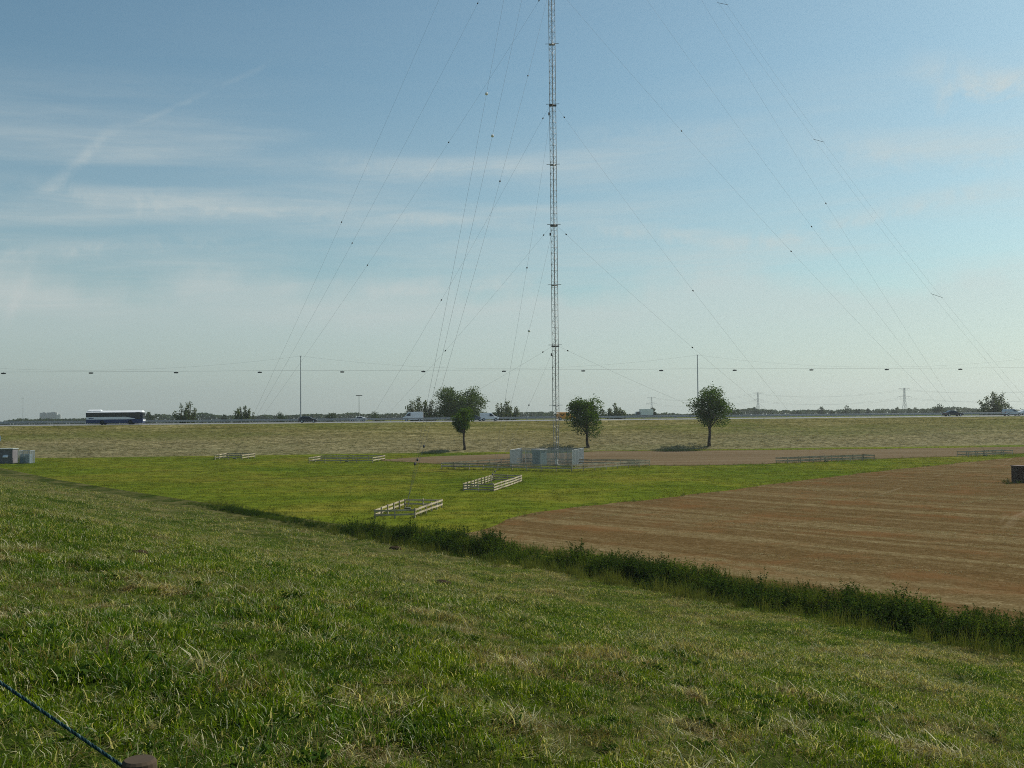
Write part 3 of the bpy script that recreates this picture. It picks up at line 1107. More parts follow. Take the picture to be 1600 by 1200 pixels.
# mid slope
p = wedge(60000, 16, 52)
s = s_of(p[:, 0], p[:, 1])
p = p[(s > 0.2) & (s < 32.8)]
dryness = fbm(p[:, 0] * .5, p[:, 1] * .5, 51, 3) + 0.08 * np.clip((s_of(p[:, 0], p[:, 1]) - 14) / 12, 0, 1)
kinds = np.where(dryness + fbm(p[:, 0] * 2.2, p[:, 1] * 2.2, 54, 2) * .6 + rng.normal(0, .2, len(p)) > 0.17, rng.integers(3, 5, len(p)), rng.integers(0, 3, len(p)))
scatter('grass', lift(p), mid_c, rng.uniform(.75, 1.15, len(p)) * (0.75 + 0.7 * np.clip(fbm(p[:, 0] * 0.9, p[:, 1] * 0.9, 3, 3) + .4, 0, 1)), 'rough grass on the lower slope of the dike', 'grass', kinds, 3)
p = wedge(26000, 50, 150)
s = s_of(p[:, 0], p[:, 1])
p = p[(s > 0.2) & (s < 32.8)]
kinds = rng.integers(0, 5, len(p))
scatter('grass', lift(p), mid_c, rng.uniform(1.3, 2.2, len(p)), 'grass on the distant end of the dike', 'grass', kinds, 4)

# regions test for the fields
def inside(poly, p):
    x, y = p[:, 0], p[:, 1]
    c = np.zeros(len(p), bool)
    j = len(poly) - 1
    for i in range(len(poly)):
        xi, yi = poly[i]
        xj, yj = poly[j]
        c ^= ((yi > y) != (yj > y)) & (x < (xj - xi) * (y - yi) / (yj - yi + 1e-12) + xi)
        j = i
    return c


poly_stub = np.vstack([field_top, field_bot[::-1]])
poly_soil = np.vstack([ragged(sb, 1.6, 31), ragged(st, 1.0, 35)[::-1]])
p = wedge(46000, 45, 205)
s, t = s_of(p[:, 0], p[:, 1]), t_of(p[:, 0], p[:, 1])
p = p[(s > 37.5) & (t < -27)]
in_st, in_so = inside(poly_stub, p), inside(poly_soil, p)
pm = p[~in_st & ~in_so]
scatter('meadow_grass', lift(pm), mead_c, rng.uniform(.6, 1.3, len(pm)), 'short grass of the meadow round the mast', 'grass', None, 5)
ps = wedge(42000, 36, 150)
ps = ps[inside(poly_stub, ps)]
ps = ps[fbm(ps[:, 0] * .12, ps[:, 1] * .12, 77, 3) + rng.uniform(-.5, .5, len(ps)) > -0.25]
scatter('stubble', lift(ps, 0.03), stub_c, rng.uniform(.5, 1.1, len(ps)), 'short straw stubble on the brown field', 'stubble', None, 6)
# broken lines of pale straw left by the harvester
sw_pts = []
for line in (((1100, 812), (1124, 809), (1168, 802)), ((1180, 799), (1240, 790), (1409, 772)), ((1446, 764), (1495, 757)), ((1500, 763), (1545, 757)), ((1500, 789), (1600, 772)), ((1262, 768), (1300, 766)),
             ((1100, 874), (1139, 880), (1247, 895), (1330, 906)), ((1000, 800), (1060, 812), (1200, 824), (1320, 830)), ((1330, 822), (1450, 833), (1600, 838)), ((1180, 868), (1320, 880), (1500, 898)), ((880, 812), (960, 806), (1010, 800))):
    g_ = gpts(line)
    for a_, b_ in zip(g_[:-1], g_[1:]):
        Lq = np.linalg.norm(b_ - a_)
        for _ in range(int(Lq * 5)):
            f_ = rng.uniform()
            if float(vnoise(np.array(f_ * Lq * .5), np.array(Lq), 5)) > -.22:
                sw_pts.append(a_ + (b_ - a_) * f_ + rng.normal(0, .28, 2))
sw_pts = np.array(sw_pts)
scatter('straw', lift(sw_pts, .04), hay_c, rng.uniform(.15, .5, len(sw_pts)), 'broken lines of pale straw lying on the brown stubble', 'straw', None, 18, 0.8)
# hay rows on the motorway bank
uh = rng.uniform(-140, 190, 15000)
th = rng.uniform(-26, -3, 15000)
row = 0.5 + 0.5 * np.cos(th * 2 * math.pi / 3.4 + 1.3 * fbm(uh * .03, th * .2, 4, 2))
keep = rng.uniform(size=len(uh)) < 0.15 + 0.85 * row * np.clip(0.75 + fbm(uh * .06, th * .3, 61, 3), 0, 1) * np.clip((-7 - th) / 9, .03, 1)
ph = road_xy(uh, th)[keep]
pg = road_xy(rng.uniform(-140, 190, 5200), -2.4 - 24 * rng.uniform(0, 1, 5200) ** 1.3)
pg = pg[fbm(pg[:, 0] * .07, pg[:, 1] * .3, 63, 3) + rng.uniform(-.35, .35, len(pg)) > 0.02]
scatter('bank_grass', lift(pg), reed_c, rng.uniform(.14, .34, len(pg)), 'dark green regrowth between the hay rows on the motorway bank', 'grass', None, 17, 0.7)
scatter('hay', lift(ph), hay_c, rng.uniform(.5, 1.25, len(ph)), 'rows of cut hay drying on the motorway bank', 'hay', None, 7, 0.8)

# ditch growth
n = 25000
ad = rng.uniform(-45, 118, n)
sd = rng.normal(35.5, 1.5, n).clip(32.7, 38.2)
fade = np.clip((70 - ad + 5 * fbm(ad * .1, ad * 0, 70, 2)) / 12, 0.0, 1)
sd = np.where(fade < .3, 36.2 + (sd - 35.5) * .35, sd)
q = ditch_xy(ad, sd)
px = project(lift(q))[:, 0]
dens = np.clip(0.68 + 1.0 * fbm(ad * .22, sd * .4, 71, 3), 0.35, 1)
keep = (rng.uniform(size=n) < dens * (0.55 + 0.45 * fade) * np.clip((97 - ad) / 16, 0, 1)) & (px > -300) & (px < 1950)
q, sd, ad, fade = q[keep], sd[keep], ad[keep], fade[keep]
sc = rng.uniform(.45, .92, len(q)) * (0.30 + 0.70 * fade) * np.clip(1.2 - np.abs(sd - 36.2) * .22, .4, 1.2) * (0.92 + 0.65 * fbm(ad * .35, sd * .5, 73, 3)) * np.where(rng.uniform(size=len(q)) < .012, 1.4, 1)
kinds = np.where(fbm(ad * .5, sd, 75, 2) + rng.normal(0, .12, len(q)) > -0.06, rng.integers(3, 5, len(q)), rng.integers(0, 3, len(q)))
scatter('undergrowth', lift(q, -0.05), weed_c, sc, 'dark green nettles and weeds filling the ditch', 'undergrowth', kinds, 8)
n = 3600
ad = rng.uniform(-45, 96, n)
sd = np.where(rng.uniform(size=n) < .5, rng.normal(33.0, .5, n), rng.normal(37.5, .6, n))
fade = np.clip((72 - ad) / 14, 0.08, 1)
q = ditch_xy(ad, sd)
px = project(lift(q))[:, 0]
keep = (px > -300) & (px < 1950) & (rng.uniform(size=n) < np.clip(.55 + fbm(ad * .2, sd * .2, 81, 2), 0, 1))
q, fade = q[keep], fade[keep]
scatter('reeds', lift(q), reed_c, rng.uniform(.25, .75, len(q)) * (.35 + .65 * fade), 'rank grass and reeds along both edges of the ditch', 'reeds', None, 9)

# ------------------------------------------------------------------ trees
def random_dirs(r, n):
    v = r.normal(0, 1, (n, 3))
    return v / np.linalg.norm(v, axis=1)[:, None]


def leaves_on(r, cen, n, size, flat=0.5):
    """leaf-sized quads round the given centres"""
    d = random_dirs(r, n)
    d[:, 2] *= flat
    d /= np.linalg.norm(d, axis=1)[:, None]
    e = np.cross(d, random_dirs(r, n))
    e /= np.linalg.norm(e, axis=1)[:, None] + 1e-9
    L = size * r.uniform(.6, 1.3, n)[:, None]
    return np.stack([cen - d * L * .5, cen + e * L * .32, cen + d * L * .5, cen - e * L * .32], 1)


def make_tree(name, base, h, w, cb, leaf_mat, label, seed, n=3600, leaf=0.34, blobs=46, egg=0.0, group=None, trunk_r=None, lean=(0, 0), rough=0.25, cat='tree'):
    r = np.random.default_rng(seed)
    root = empty(name, base, 0, label, cat, group)
    cz, rz, rx = (cb + h) / 2, (h - cb) / 2, w / 2
    bc, br = [], []
    for i in range(blobs):
        d = random_dirs(r, 1)[0]
        rr = r.uniform(0.05, 1) ** 0.45
        k = rr * (1 - rough * r.uniform())
        z = d[2] * k
        wid = (1 - egg * z) * 1.13
        bc.append((d[0] * k * rx * wid * .82 + lean[0] * (cz + z * rz) / h, d[1] * k * rx * wid * .82 + lean[1] * (cz + z * rz) / h, cz + z * rz * .86))
        br.append(rx * r.uniform(.14, .40))
    bc, br = np.array(bc), np.array(br)
    wt = br ** 2
    pick = r.choice(len(bc), n, p=wt / wt.sum())
    dirs = random_dirs(r, n)
    rad_ = br[pick] * r.uniform(.45, 1.12, n) * np.where(r.uniform(size=n) < .06, 1.35, 1)
    c = bc[pick] + dirs * rad_[:, None] * np.array((1, 1, .8))
    q = leaves_on(r, c, n, leaf)
    tone = np.clip(r.uniform(0, 1, n) * .6 + r.uniform(0, 1, len(bc))[pick] * .4, 0, 1)
    me = quad_mesh('crown', q, tone)
    mesh_obj('crown', me, leaf_mat, root)
    tr = trunk_r or h * .022
    mb = MB()
    top = (lean[0] * .6, lean[1] * .6, cb + (h - cb) * .55)
    pts = [(0, 0, -0.25), (0.03 * r.normal(), 0.03 * r.normal(), cb * .35), (lean[0] * .25 + .08 * r.normal(), .08 * r.normal(), cb * .8), (lean[0] * .4, lean[1] * .4, cb + (h - cb) * .25), top]
    mb.tube(pts, [tr * 1.35, tr * 1.05, tr * .92, tr * .7, tr * .3], 8)
    for i in r.choice(len(bc), min(14, len(bc)), replace=False):
        f = r.uniform(.25, .9)
        zz = cb * .85 + (top[2] - cb * .85) * f * .8
        st = np.array((lean[0] * .4 * f, lean[1] * .4 * f, zz))
        en = bc[i]
        mid = (st + en) / 2 + np.array((0, 0, -.04 * h * r.uniform(-.3, 1)))
        mb.tube([st, mid, en], [tr * .42, tr * .28, tr * .1], 5)
    mb.build('trunk', M_bark, root, 0, True)
    return root


def make_shoot_tree(name, base, h, w, leaf_mat, label, seed, stems=16, n=1500, leaf=0.4, group=None, low=0.15, cat='tree'):
    """many upright shoots fanning out of one stool, thin foliage with gaps"""
    r = np.random.default_rng(seed)
    root = empty(name, base, 0, label, cat, group)
    mb = MB()
    cens = []
    for i in range(stems):
        a = r.uniform(0, 2 * math.pi)
        sp = r.uniform(.05, 1) ** .7
        hh = h * (1.02 - .38 * sp * r.uniform(.4, 1.2)) * r.uniform(.72, 1.0)
        tip = np.array((math.cos(a) * w * .5 * sp, math.sin(a) * w * .5 * sp, hh))
        if i % 3 == 0:
            tip[2] *= .62
        b0 = np.array((math.cos(a) * .25, math.sin(a) * .25, -.2))
        mid = b0 * .4 + tip * .6
        mid[2] = hh * .48
        pts = [b0, mid, tip]
        mb.tube(pts, [h * .016, h * .009, h * .003], 5)
        m = n // stems
        f = r.uniform(low, 1.03, m) ** .8
        c = np.where(f[:, None] < .5, b0 + (mid - b0) * (f[:, None] * 2), mid + (tip - mid) * (f[:, None] * 2 - 1))
        spread = w * .085 * (1.15 - .75 * f)
        c = c + r.normal(0, 1, (m, 3)) * spread[:, None]
        cens.append(c)
    c = np.concatenate(cens)
    c[:, 2] = np.maximum(c[:, 2], .1)
    q = leaves_on(r, c, len(c), leaf, .9)
    me = quad_mesh('crown', q, r.uniform(0, 1, len(c)))
    mesh_obj('crown', me, leaf_mat, root)
    mb.build('trunk', M_bark, root, 0, True)
    return root


F_a = foliage('ash_leaf', (0.024, 0.054, 0.011), (0.092, 0.138, 0.022), 0.3, 0.0, 0.35)
F_b = foliage('field_tree_leaf', (0.014, 0.042, 0.006), (0.096, 0.165, 0.016), 0.36, 0.0, 0.6)
F_c = foliage('willow_leaf', (0.032, 0.056, 0.018), (0.105, 0.135, 0.045), 0.3, 0.02, 0.3)
F_d = foliage('far_tree_leaf', (0.018, 0.040, 0.014), (0.062, 0.090, 0.026), 0.25, 0.0, 0.15)


def ppm(Y):
    return FPX / Y


# the three trees at the foot of the motorway bank
b = ground_at(726, 703)
make_tree('broadleaf_tree', b, 74 / ppm(b[1]), 42 / ppm(b[1]), 16 / ppm(b[1]), F_b, 'slender young tree with a thin bare lower trunk in front of the big round tree', 101, 4600, .32, 34, -0.22, 'trees in a row at the foot of the bank', .24, (-.5, 0), .4)
b = ground_at(919, 699)
make_tree('broadleaf_tree', b, 93 / ppm(b[1]), 74 / ppm(b[1]), 8 / ppm(b[1]), F_b, 'dark bushy tree with a ragged top just right of the radio mast', 102, 8200, .36, 44, 0.1, 'trees in a row at the foot of the bank', .32, (-.5, 0), .38)
b = ground_at(1108, 697.5)
make_tree('broadleaf_tree', b, 101 / ppm(b[1]), 80 / ppm(b[1]), 19 / ppm(b[1]), F_b, 'dark tree with an egg-shaped crown in front of a lamp mast', 103, 8200, .36, 44, 0.15, 'trees in a row at the foot of the bank', .30, (.55, 0), .38)

# trees beyond the motorway: (column, top row, half width, distance, kind, label)
bg_trees = [
    (718, 598, 46, 330, 'round', 'broad round tree standing tallest beyond the motorway', 201),
    (660, 612, 22, 322, 'shoot', 'loose tree with many upright shoots left of the big round tree', 202),
    (790, 619, 20, 335, 'shoot', 'grey green shrubby tree between the big round tree and the radio mast', 203),
    (291, 623, 18, 330, 'shoot', 'bushy pale tree just right of the bus', 204),
    (380, 633, 15, 345, 'shoot', 'low straggly bush halfway from the bus to the left lamp mast', 205),
    (439, 640, 13, 420, 'round', 'low dark rounded bush just left of the left lamp mast', 206),
    (517, 640, 10, 440, 'round', 'small rounded tree above the guard rail, between the dark hatchback and the white coupe', 207),
    (588, 639, 15, 420, 'round', 'wide low tree behind the white coupe', 208),
    (962, 628, 15, 345, 'shoot', 'medium tree with upright shoots right of the dark bushy tree', 209),
    (938, 637, 13, 480, 'round', 'hazy round tree half hidden behind the dark bushy tree', 210),
    (1019, 632, 10, 520, 'round', 'small dark tree touching the back of the far lorry', 211),
    (1148, 636, 12, 500, 'round', 'small tree peeping out right of the egg-shaped crown', 212),
    (1551, 605, 19, 320, 'shoot', 'wispy multi-stemmed tree near the right end of the motorway', 213),
    (1571, 627, 15, 380, 'round', 'rounded tree directly behind the silver estate car', 214),
    (1597, 632, 14, 400, 'round', 'tree at the right end above the white car', 215),
    (1465, 630, 15, 560, 'round', 'broad clump of a tree above the dark saloon', 216),
    (1398, 632, 8, 700, 'round', 'tall narrow tree just left of the nearest pylon', 217),
    (1425, 634, 9, 700, 'round', 'pair-topped tree just right of the nearest pylon', 218),
    (1445, 638, 7, 720, 'round', 'little tree between the nearest pylon and the broad clump', 219),
    (1378, 638, 11, 720, 'round', 'low wide tree second to the left of the nearest pylon', 220),
    (1357, 636, 5, 700, 'round', 'slim tree third to the left of the nearest pylon', 221),
    (1339, 634, 6, 700, 'round', 'slim pointed tree amid the far row between the two nearest pylons', 222),
    (1322, 633, 9, 700, 'round', 'thick tree of the far row midway between the two nearest pylons', 223),
    (1300, 639, 7, 720, 'round', 'stubby tree of the far row, fourth to the right of the middle pylon', 224),
    (1282, 635, 7, 700, 'round', 'tufted tree of the far row, third to the right of the middle pylon', 225),
    (1246, 640, 6, 740, 'round', 'small far tree second to the right of the middle pylon', 226),
    (1205, 640, 7, 740, 'round', 'far tree just right of the middle pylon', 227),
    (1181, 635, 7, 740, 'round', 'far tree standing at the foot of the middle pylon', 228),
    (1500, 636, 10, 600, 'round', 'tree behind the bonnet of the dark saloon', 229),
    (1527, 637, 9, 600, 'round', 'low tree left of the wispy multi-stemmed tree', 230),
    (232, 641, 9, 640, 'round', 'dark low tree right behind the front of the bus', 231),
    (352, 644, 6, 640, 'round', 'small far tree between the two pale bushes', 232),
    (830, 647, 8, 650, 'round', 'low far tree left of the radio mast', 233),
    (872, 640, 13, 560, 'round', 'hazy tree behind the orange van', 234),
]
for (cx, ty, hw, D, kind, lab, sd) in bg_trees:
    tp = atY(cx, ty, D)
    h = tp[2]
    w = 2 * hw / ppm(D)
    base = (tp[0], D, 0.0)
    grp = 'trees beyond the motorway'
    if kind == 'shoot':
        make_shoot_tree('shrubby_tree', base, h, w * 1.15, F_c, lab, sd, 42, 9500, .5, grp, .05)
    else:
        big = cx == 718
        lf = .5 if D < 450 else .8
        make_tree('broadleaf_tree', base, h, w, h * (.22 if big else .18), F_a if big else F_d, lab, sd, 17000 if big else 1100, lf, 70 if big else 26, 0.05, grp, None, (0, 0), .2)

# unbroken far woods
def treeline(name, D, u0, u1, hfun, label, seed, n, leaf):
    r = np.random.default_rng(seed)
    x = r.uniform(u0, u1, n)
    H = hfun(x)
    z = H * (1 - r.uniform(0, 1, n) ** 1.25)
    y = D + r.uniform(-12, 12, n) + 25 * fbm(x * .003, x * 0, seed, 2)
    c = np.stack([x, y, z], -1)
    q = leaves_on(r, c, n, leaf, .7)
    me = quad_mesh(name, q, r.uniform(0, 1, n))
    o = mesh_obj(name, me, F_d)
    return tag(o, label, 'woods', None, 'stuff')


treeline('woods', 1000, -600, 40, lambda x: 8.6 + 2.6 * np.clip((x + 440) / 60, 0, 1) + 2.4 * fbm(x * .02, x * 0, 3, 4) + 2.0 * fbm(x * .1, x * 0 + 5, 4, 3), 'low dark belt of far woods left of the radio mast', 301, 30000, 2.3)
treeline('woods', 900, 20, 560, lambda x: 10.0 + 2.6 * fbm(x * .025, x * 0, 13, 4) + 2.2 * fbm(x * .12, x * 0 + 5, 14, 3), 'low dark belt of far woods right of the radio mast', 302, 30000, 2.1)

# ------------------------------------------------------------------ timber paddocks
post_meshes = {}


def paddock(corners, h, rails, label, step=2.0, rh=.07, name='paddock_fence'):
    P = [np.array(c[:2], float) for c in corners]
    cen = sum(P) / 4
    root = empty(name, (cen[0], cen[1], float(Z(*cen))), 0, label, 'fence', 'low timber fences round the guy anchors')
    oz = float(Z(*cen))
    key = round(h, 2)
    if key not in post_meshes:
        post_meshes[key] = MB().box((0, 0, h / 2 - .1), (.10, .10, h + .26)).mesh('post')
        post_meshes[key].materials.append(M_fence)
    area = sum(P[i][0] * P[(i + 1) % 4][1] - P[(i + 1) % 4][0] * P[i][1] for i in range(4))
    for i in range(4):
        a, b = P[i], P[(i + 1) % 4]
        L = np.linalg.norm(b - a)
        n = max(1, round(L / step))
        d = (b - a) / L
        out = np.array((d[1], -d[0])) * (1 if area > 0 else -1)
        ang = math.atan2(d[1], d[0])
        pts = [a + (b - a) * k / n for k in range(n + 1)]
        hh = [h + random.uniform(-.03, .03) for _ in pts]
        for k in range(n):
            p = pts[k]
            o = mesh_obj('post', post_meshes[key], None, root)
            o.location = (p[0] - cen[0], p[1] - cen[1], float(Z(*p)) - oz + (hh[k] - h))
            o.rotation_euler = (random.uniform(-.03, .03), random.uniform(-.03, .03), ang)
        for fr in rails:
            mb = MB()
            sag = [random.uniform(-.02, .02) for _ in pts]
            vs, fs = [], []
            for k, p in enumerate(pts):
                ex = d * (-.06 if k == 0 else (.06 if k == n else 0))
                z = float(Z(*p)) - oz + h * fr + sag[k]
                q = p + ex - cen
                for off, dz in ((.055, -rh), (.055, rh), (.09, rh), (.09, -rh)):
                    w = q + out * off
                    vs.append((w[0], w[1], z + dz))
            for k in range(n):
                for m in range(4):
                    m2 = (m + 1) % 4
                    fs.append((k * 4 + m, k * 4 + m2, k * 4 + 4 + m2, k * 4 + 4 + m))
            fs += [(0, 1, 2, 3), (n * 4 + 3, n * 4 + 2, n * 4 + 1, n * 4)]
            mb.add(vs, fs)
            mb.build('rail', M_fence, root)
    return root


def gp(*pix):
    return [ground_at(*p) for p in pix]


near_c4 = gp((586, 811), (648, 809.5), (690, 793.5), (633, 793))
mid_c4 = gp((724.5, 767), (771, 768), (814.5, 752.5), (772, 751))
paddock(near_c4, .74, (.42, .88), 'low timber paddock nearest the ditch, round a guy anchor', 1.9)
paddock(mid_c4, .78, (.2, .55, .92), 'low timber paddock between the nearest paddock and the mast compound', 1.9)
L_, F_, R_ = (ground_at(690, 733), ground_at(893, 737), ground_at(1015, 728.5))
comp4 = [L_, F_, R_, L_ + R_ - F_]
paddock(comp4, .95, (.48, .92), 'long diamond-shaped timber fence round the mast compound', 2.4, .11)
li4 = gp((483, 723.5), (582, 722.8), (601, 719.5), (502, 720))
paddock(li4, .92, (.42, .9), 'long low timber paddock left of the mast compound on the meadow edge', 2.6, .075)
lo4 = gp((336, 718.5), (378, 718.8), (398, 715.8), (355, 715.6))
paddock(lo4, .92, (.42, .9), 'short timber paddock farthest left on the meadow edge', 2.4, .075)
ri4 = gp((1213, 724), (1231, 724.6), (1366, 719.5), (1349, 718.6))
paddock(ri4, .92, (.42, .9), 'long timber paddock right of the mast compound on the meadow edge', 2.3, .075)
ro4 = gp((1496, 713.6), (1513, 714), (1582, 711.2), (1565, 710.6))
paddock(ro4, .92, (.42, .9), 'timber paddock farthest right, below the dark saloon', 2.4, .075)

# ------------------------------------------------------------------ radio mast
MY = 160.0
mbase = np.array((atY(869.5, 729, MY)[0], MY, 0.0))
mbase[2] = float(Z(mbase[0], mbase[1]))
plat_z = [float(atY(868, 633 - 94.1 * k, MY)[2]) for k in range(0, 16)]
MAST_H = plat_z[13] - mbase[2]
mast = empty('radio_mast', mbase, 0, 'tall slender guyed lattice radio mast rising out of the picture', 'radio mast')
SIDE = .98
ROT = rad(26)
legs = [np.array((math.cos(ROT + 2 * math.pi * k / 3), math.sin(ROT + 2 * math.pi * k / 3))) * SIDE / math.sqrt(3) for k in range(3)]
zl = plat_z[0] - mbase[2]
zbot = .9


def leg_at(k, z):
    f = min(1.0, .55 + .45 * (z - zbot) / 7.0) if z < zbot + 7 else 1.0
    return (legs[k][0] * f, legs[k][1] * f, z)


for k in range(3):
    MB().tube([leg_at(k, zbot), leg_at(k, zbot + 7), leg_at(k, MAST_H)], .045, 6).build('leg', M_mast, mast)
br = MB()
nb = int((MAST_H - zbot) / .9)
for i in range(nb):
    z0, z1 = zbot + i * .9, zbot + (i + 1) * .9
    for k in range(3):
        k2 = (k + 1) % 3
        br.tube([leg_at(k, z0), leg_at(k2, z0)], .017, 4, False)
        if (i + k) % 2:
            br.tube([leg_at(k, z0), leg_at(k2, z1)], .017, 4, False)
        else:
            br.tube([leg_at(k2, z0), leg_at(k, z1)], .017, 4, False)
tag(br.build('bracing', M_mast, mast), kind='stuff')
lad = MB()
lad.tube([(0.06, 0.1, zbot), (0.06, 0.1, MAST_H)], .03, 5)
lad.build('cable_run', M_dark, mast)
ins = MB()
ins.tube([(0, 0, -.1), (0, 0, .25)], [.55, .45], 12)
ins.build('base_block', M_concrete, mast)
MB().tube([(0, 0, .25), (0, 0, .45), (0, 0, .6), (0, 0, .75), (0, 0, .92)], [.16, .26, .17, .26, .3], 12).build('base_insulator', M_porc, mast, 0, True)
for k in range(13):
    z = plat_z[k] - mbase[2]
    pf = MB()
    pf.box((0, 0, z), (2.1, .07, .07), rad(-4))
    if k % 2 == 1:
        pf.tube([(*legs[j], z - .22) for j in (0, 1, 2, 0)], .10, 5)
        pf.box((0, 0, z - .2), (1.1, .5, .16), rad(20))
    else:
        pf.tube([(*legs[j], z - .12) for j in (0, 1, 2, 0)], .06, 5)
        pf.box((0, 0, z - .1), (.9, .35, .08), rad(20))
    pf.build('platform', M_mast if k % 2 == 0 else M_wire, mast)
    if k % 2 == 1:
        MB().box((legs[1][0] - .12, legs[1][1] - .1, z - 1.5), (.22, .22, .42)).build('junction_box', M_dark, mast)


# guys
def centroid(c4):
    c = sum(np.array(c) for c in c4) / 4
    c[2] = float(Z(c[0], c[1]))
    return c


anch = {'right inner': centroid(ri4), 'right outer': centroid(ro4), 'left inner': centroid(li4), 'left outer': centroid(lo4), 'near inner': centroid(mid_c4), 'near outer': centroid(near_c4)}
anch['near outer'] = np.array(ground_at(637, 797))
anch['near inner'] = np.array(ground_at(768, 758))
anchor_lab = {'right inner': 'concrete guy anchor inside the long paddock right of the compound', 'right outer': 'concrete guy anchor inside the farthest right paddock',
              'left inner': 'concrete guy anchor inside the long paddock left of the compound', 'left outer': 'concrete guy anchor inside the farthest left paddock',
              'near inner': 'concrete guy anchor inside the middle paddock in front of the mast', 'near outer': 'concrete guy anchor inside the paddock nearest the ditch'}
for k, p in anch.items():
    r0 = empty('guy_anchor', p, 0, anchor_lab[k], 'guy anchor', 'concrete anchors of the mast guys')
    MB().box((0, 0, .02), (.55, .55, .4)).build('block', M_anchor, r0, .04)
    d = mbase - p
    d /= np.linalg.norm(d)
    MB().tube([(0, 0, .3), (d[0] * .55, d[1] * .55, .85)], .035, 6).build('anchor_bar', M_dark, r0)

side_name = {'right': 'right hand', 'left': 'left hand', 'near': 'near'}
ords = {1: 'second', 3: 'fourth', 5: 'sixth', 7: 'eighth', 9: 'tenth', 11: 'twelfth'}
balls = {('right', 1): [(894, 548)], ('right', 3): [(888, 366), (1100, 543)], ('right', 5): [(884, 183), (1110, 454)], ('right', 7): [(1064, 205), (1238, 393)],
         ('right', 9): [(1274, 354)], ('right', 11): [(1297, 318)],
         ('left', 1): [(847, 550)], ('left', 3): [(848, 367), (680, 548)], ('left', 5): [(848, 185), (672, 469)], ('left', 7): [(845, 1), (701, 222), (572, 414)],
         ('left', 9): [(749, 5), (547, 380)], ('left', 11): [(527, 347)],
         ('near', 1): [(826, 633), (764, 737)], ('near', 3): [(824, 517), (766, 741)], ('near', 5): [(822, 418)], ('near', 7): [(827, 118), (783, 283), (652, 697)],
         ('near', 9): [(772, 212), (650, 719)], ('near', 11): [(764, 147), (653, 725)]}
white_balls = {('near', 3, 0), ('near', 9, 0), ('near', 11, 0)}
ball_me = MB().sphere((0, 0, 0), .105, 8, 6, (1, 1, 1.5)).mesh('insulator')
ball_me.materials.append(M_dark)
big_me = MB().sphere((0, 0, 0), .19, 10, 8).mesh('insulator')
big_me.materials.append(M_porc)


def cable_pts(a, b, sag, n=28):
    f = np.linspace(0, 1, n)
    p = a[None] * (1 - f[:, None]) + b[None] * f[:, None]
    p[:, 2] -= sag * 4 * f * (1 - f)
    return p


for side in ('right', 'left', 'near'):
    for k in (1, 3, 5, 7, 9, 11):
        an = anch[side + (' inner' if k < 6 else ' outer')]
        a = np.array((mbase[0], mbase[1], plat_z[k] - .2))
        d = an - a
        d[2] = 0
        a[:2] += d[:2] / np.linalg.norm(d) * SIDE * .5
        b = an + np.array((0, 0, .8))
        Lw = np.linalg.norm(b - a)
        pts = cable_pts(a, b, Lw * .016)
        where = {'right': 'to the right', 'left': 'to the back left', 'near': 'towards the ditch'}[side]
        lab = f'thin guy wire running from the {ords[k]} platform of the mast down {where}'
        org = a
        g = empty('guy_wire', org, 0, lab, 'guy wire', 'guy wires of the radio mast')
        MB().tube([tuple(p - org) for p in pts], .0095, 4).build('cable', M_wire, g)
        dense = np.stack([np.interp(np.linspace(0, 1, 900), np.linspace(0, 1, len(pts)), pts[:, i]) for i in range(3)], -1)
        pr = project(dense)
        for j, bp in enumerate(balls.get((side, k), [])):
            # the bead sits on its own wire at the height read off the photograph
            i = int(np.argmin(np.abs(pr[:, 1] - bp[1])))
            o = mesh_obj('insulator', big_me if (side, k, j) in white_balls else ball_me, None, g)
            o.location = tuple(dense[i] - org)
            tv = Vector(dense[min(i + 1, 899)] - dense[max(i - 1, 0)])
            o.rotation_euler = tv.to_track_quat('Z', 'Y').to_euler()

# twin cable with spreader bars, to a third anchor on the right
dirR = anch['right outer'] - mbase
dirR[2] = 0
Ro = np.linalg.norm(dirR)
third = mbase + dirR / Ro * (Ro * 1.22)
third[2] = float(Z(third[0], third[1]))
a = np.array((mbase[0], mbase[1], plat_z[11] + 1.5))
pts = cable_pts(a, third + np.array((0, 0, .6)), 6.0, 40)
tw = empty('twin_cable', a, 0, 'pair of thin parallel cables held apart by spreader bars high on the right', 'twin cable')
perp = np.array((-dirR[1], dirR[0], 0)) / Ro
perp = -np.array((0.75, -0.55, 0.0)) / np.linalg.norm((0.75, -0.55))
dense = np.stack([np.interp(np.linspace(0, 1, 900), np.linspace(0, 1, len(pts)), pts[:, i]) for i in range(3)], -1)
pr = project(dense)
for sg in (-1, 1):
    MB().tube([tuple(p - a + perp * .55 * sg * min(1, i / 6)) for i, p in enumerate(pts)], .009, 4).build('cable', M_wire, tw)
for yy in (6, 220, 462):
    i = int(np.argmin(np.abs(pr[:, 1] - yy)))
    c = dense[i] - a
    MB().tube([tuple(c - perp * .95 + np.array((0, 0, -.42))), tuple(c + perp * .95 - np.array((0, 0, -.42)))], .032, 5).build('spreader', M_wire, tw)
r0 = empty('guy_anchor', third, 0, 'concrete anchor of the twin cable outside the farthest right paddock', 'guy anchor', 'concrete anchors of the mast guys')
MB().box((0, 0, .15), (.9, .9, .5)).build('block', M_concrete, r0, .04)

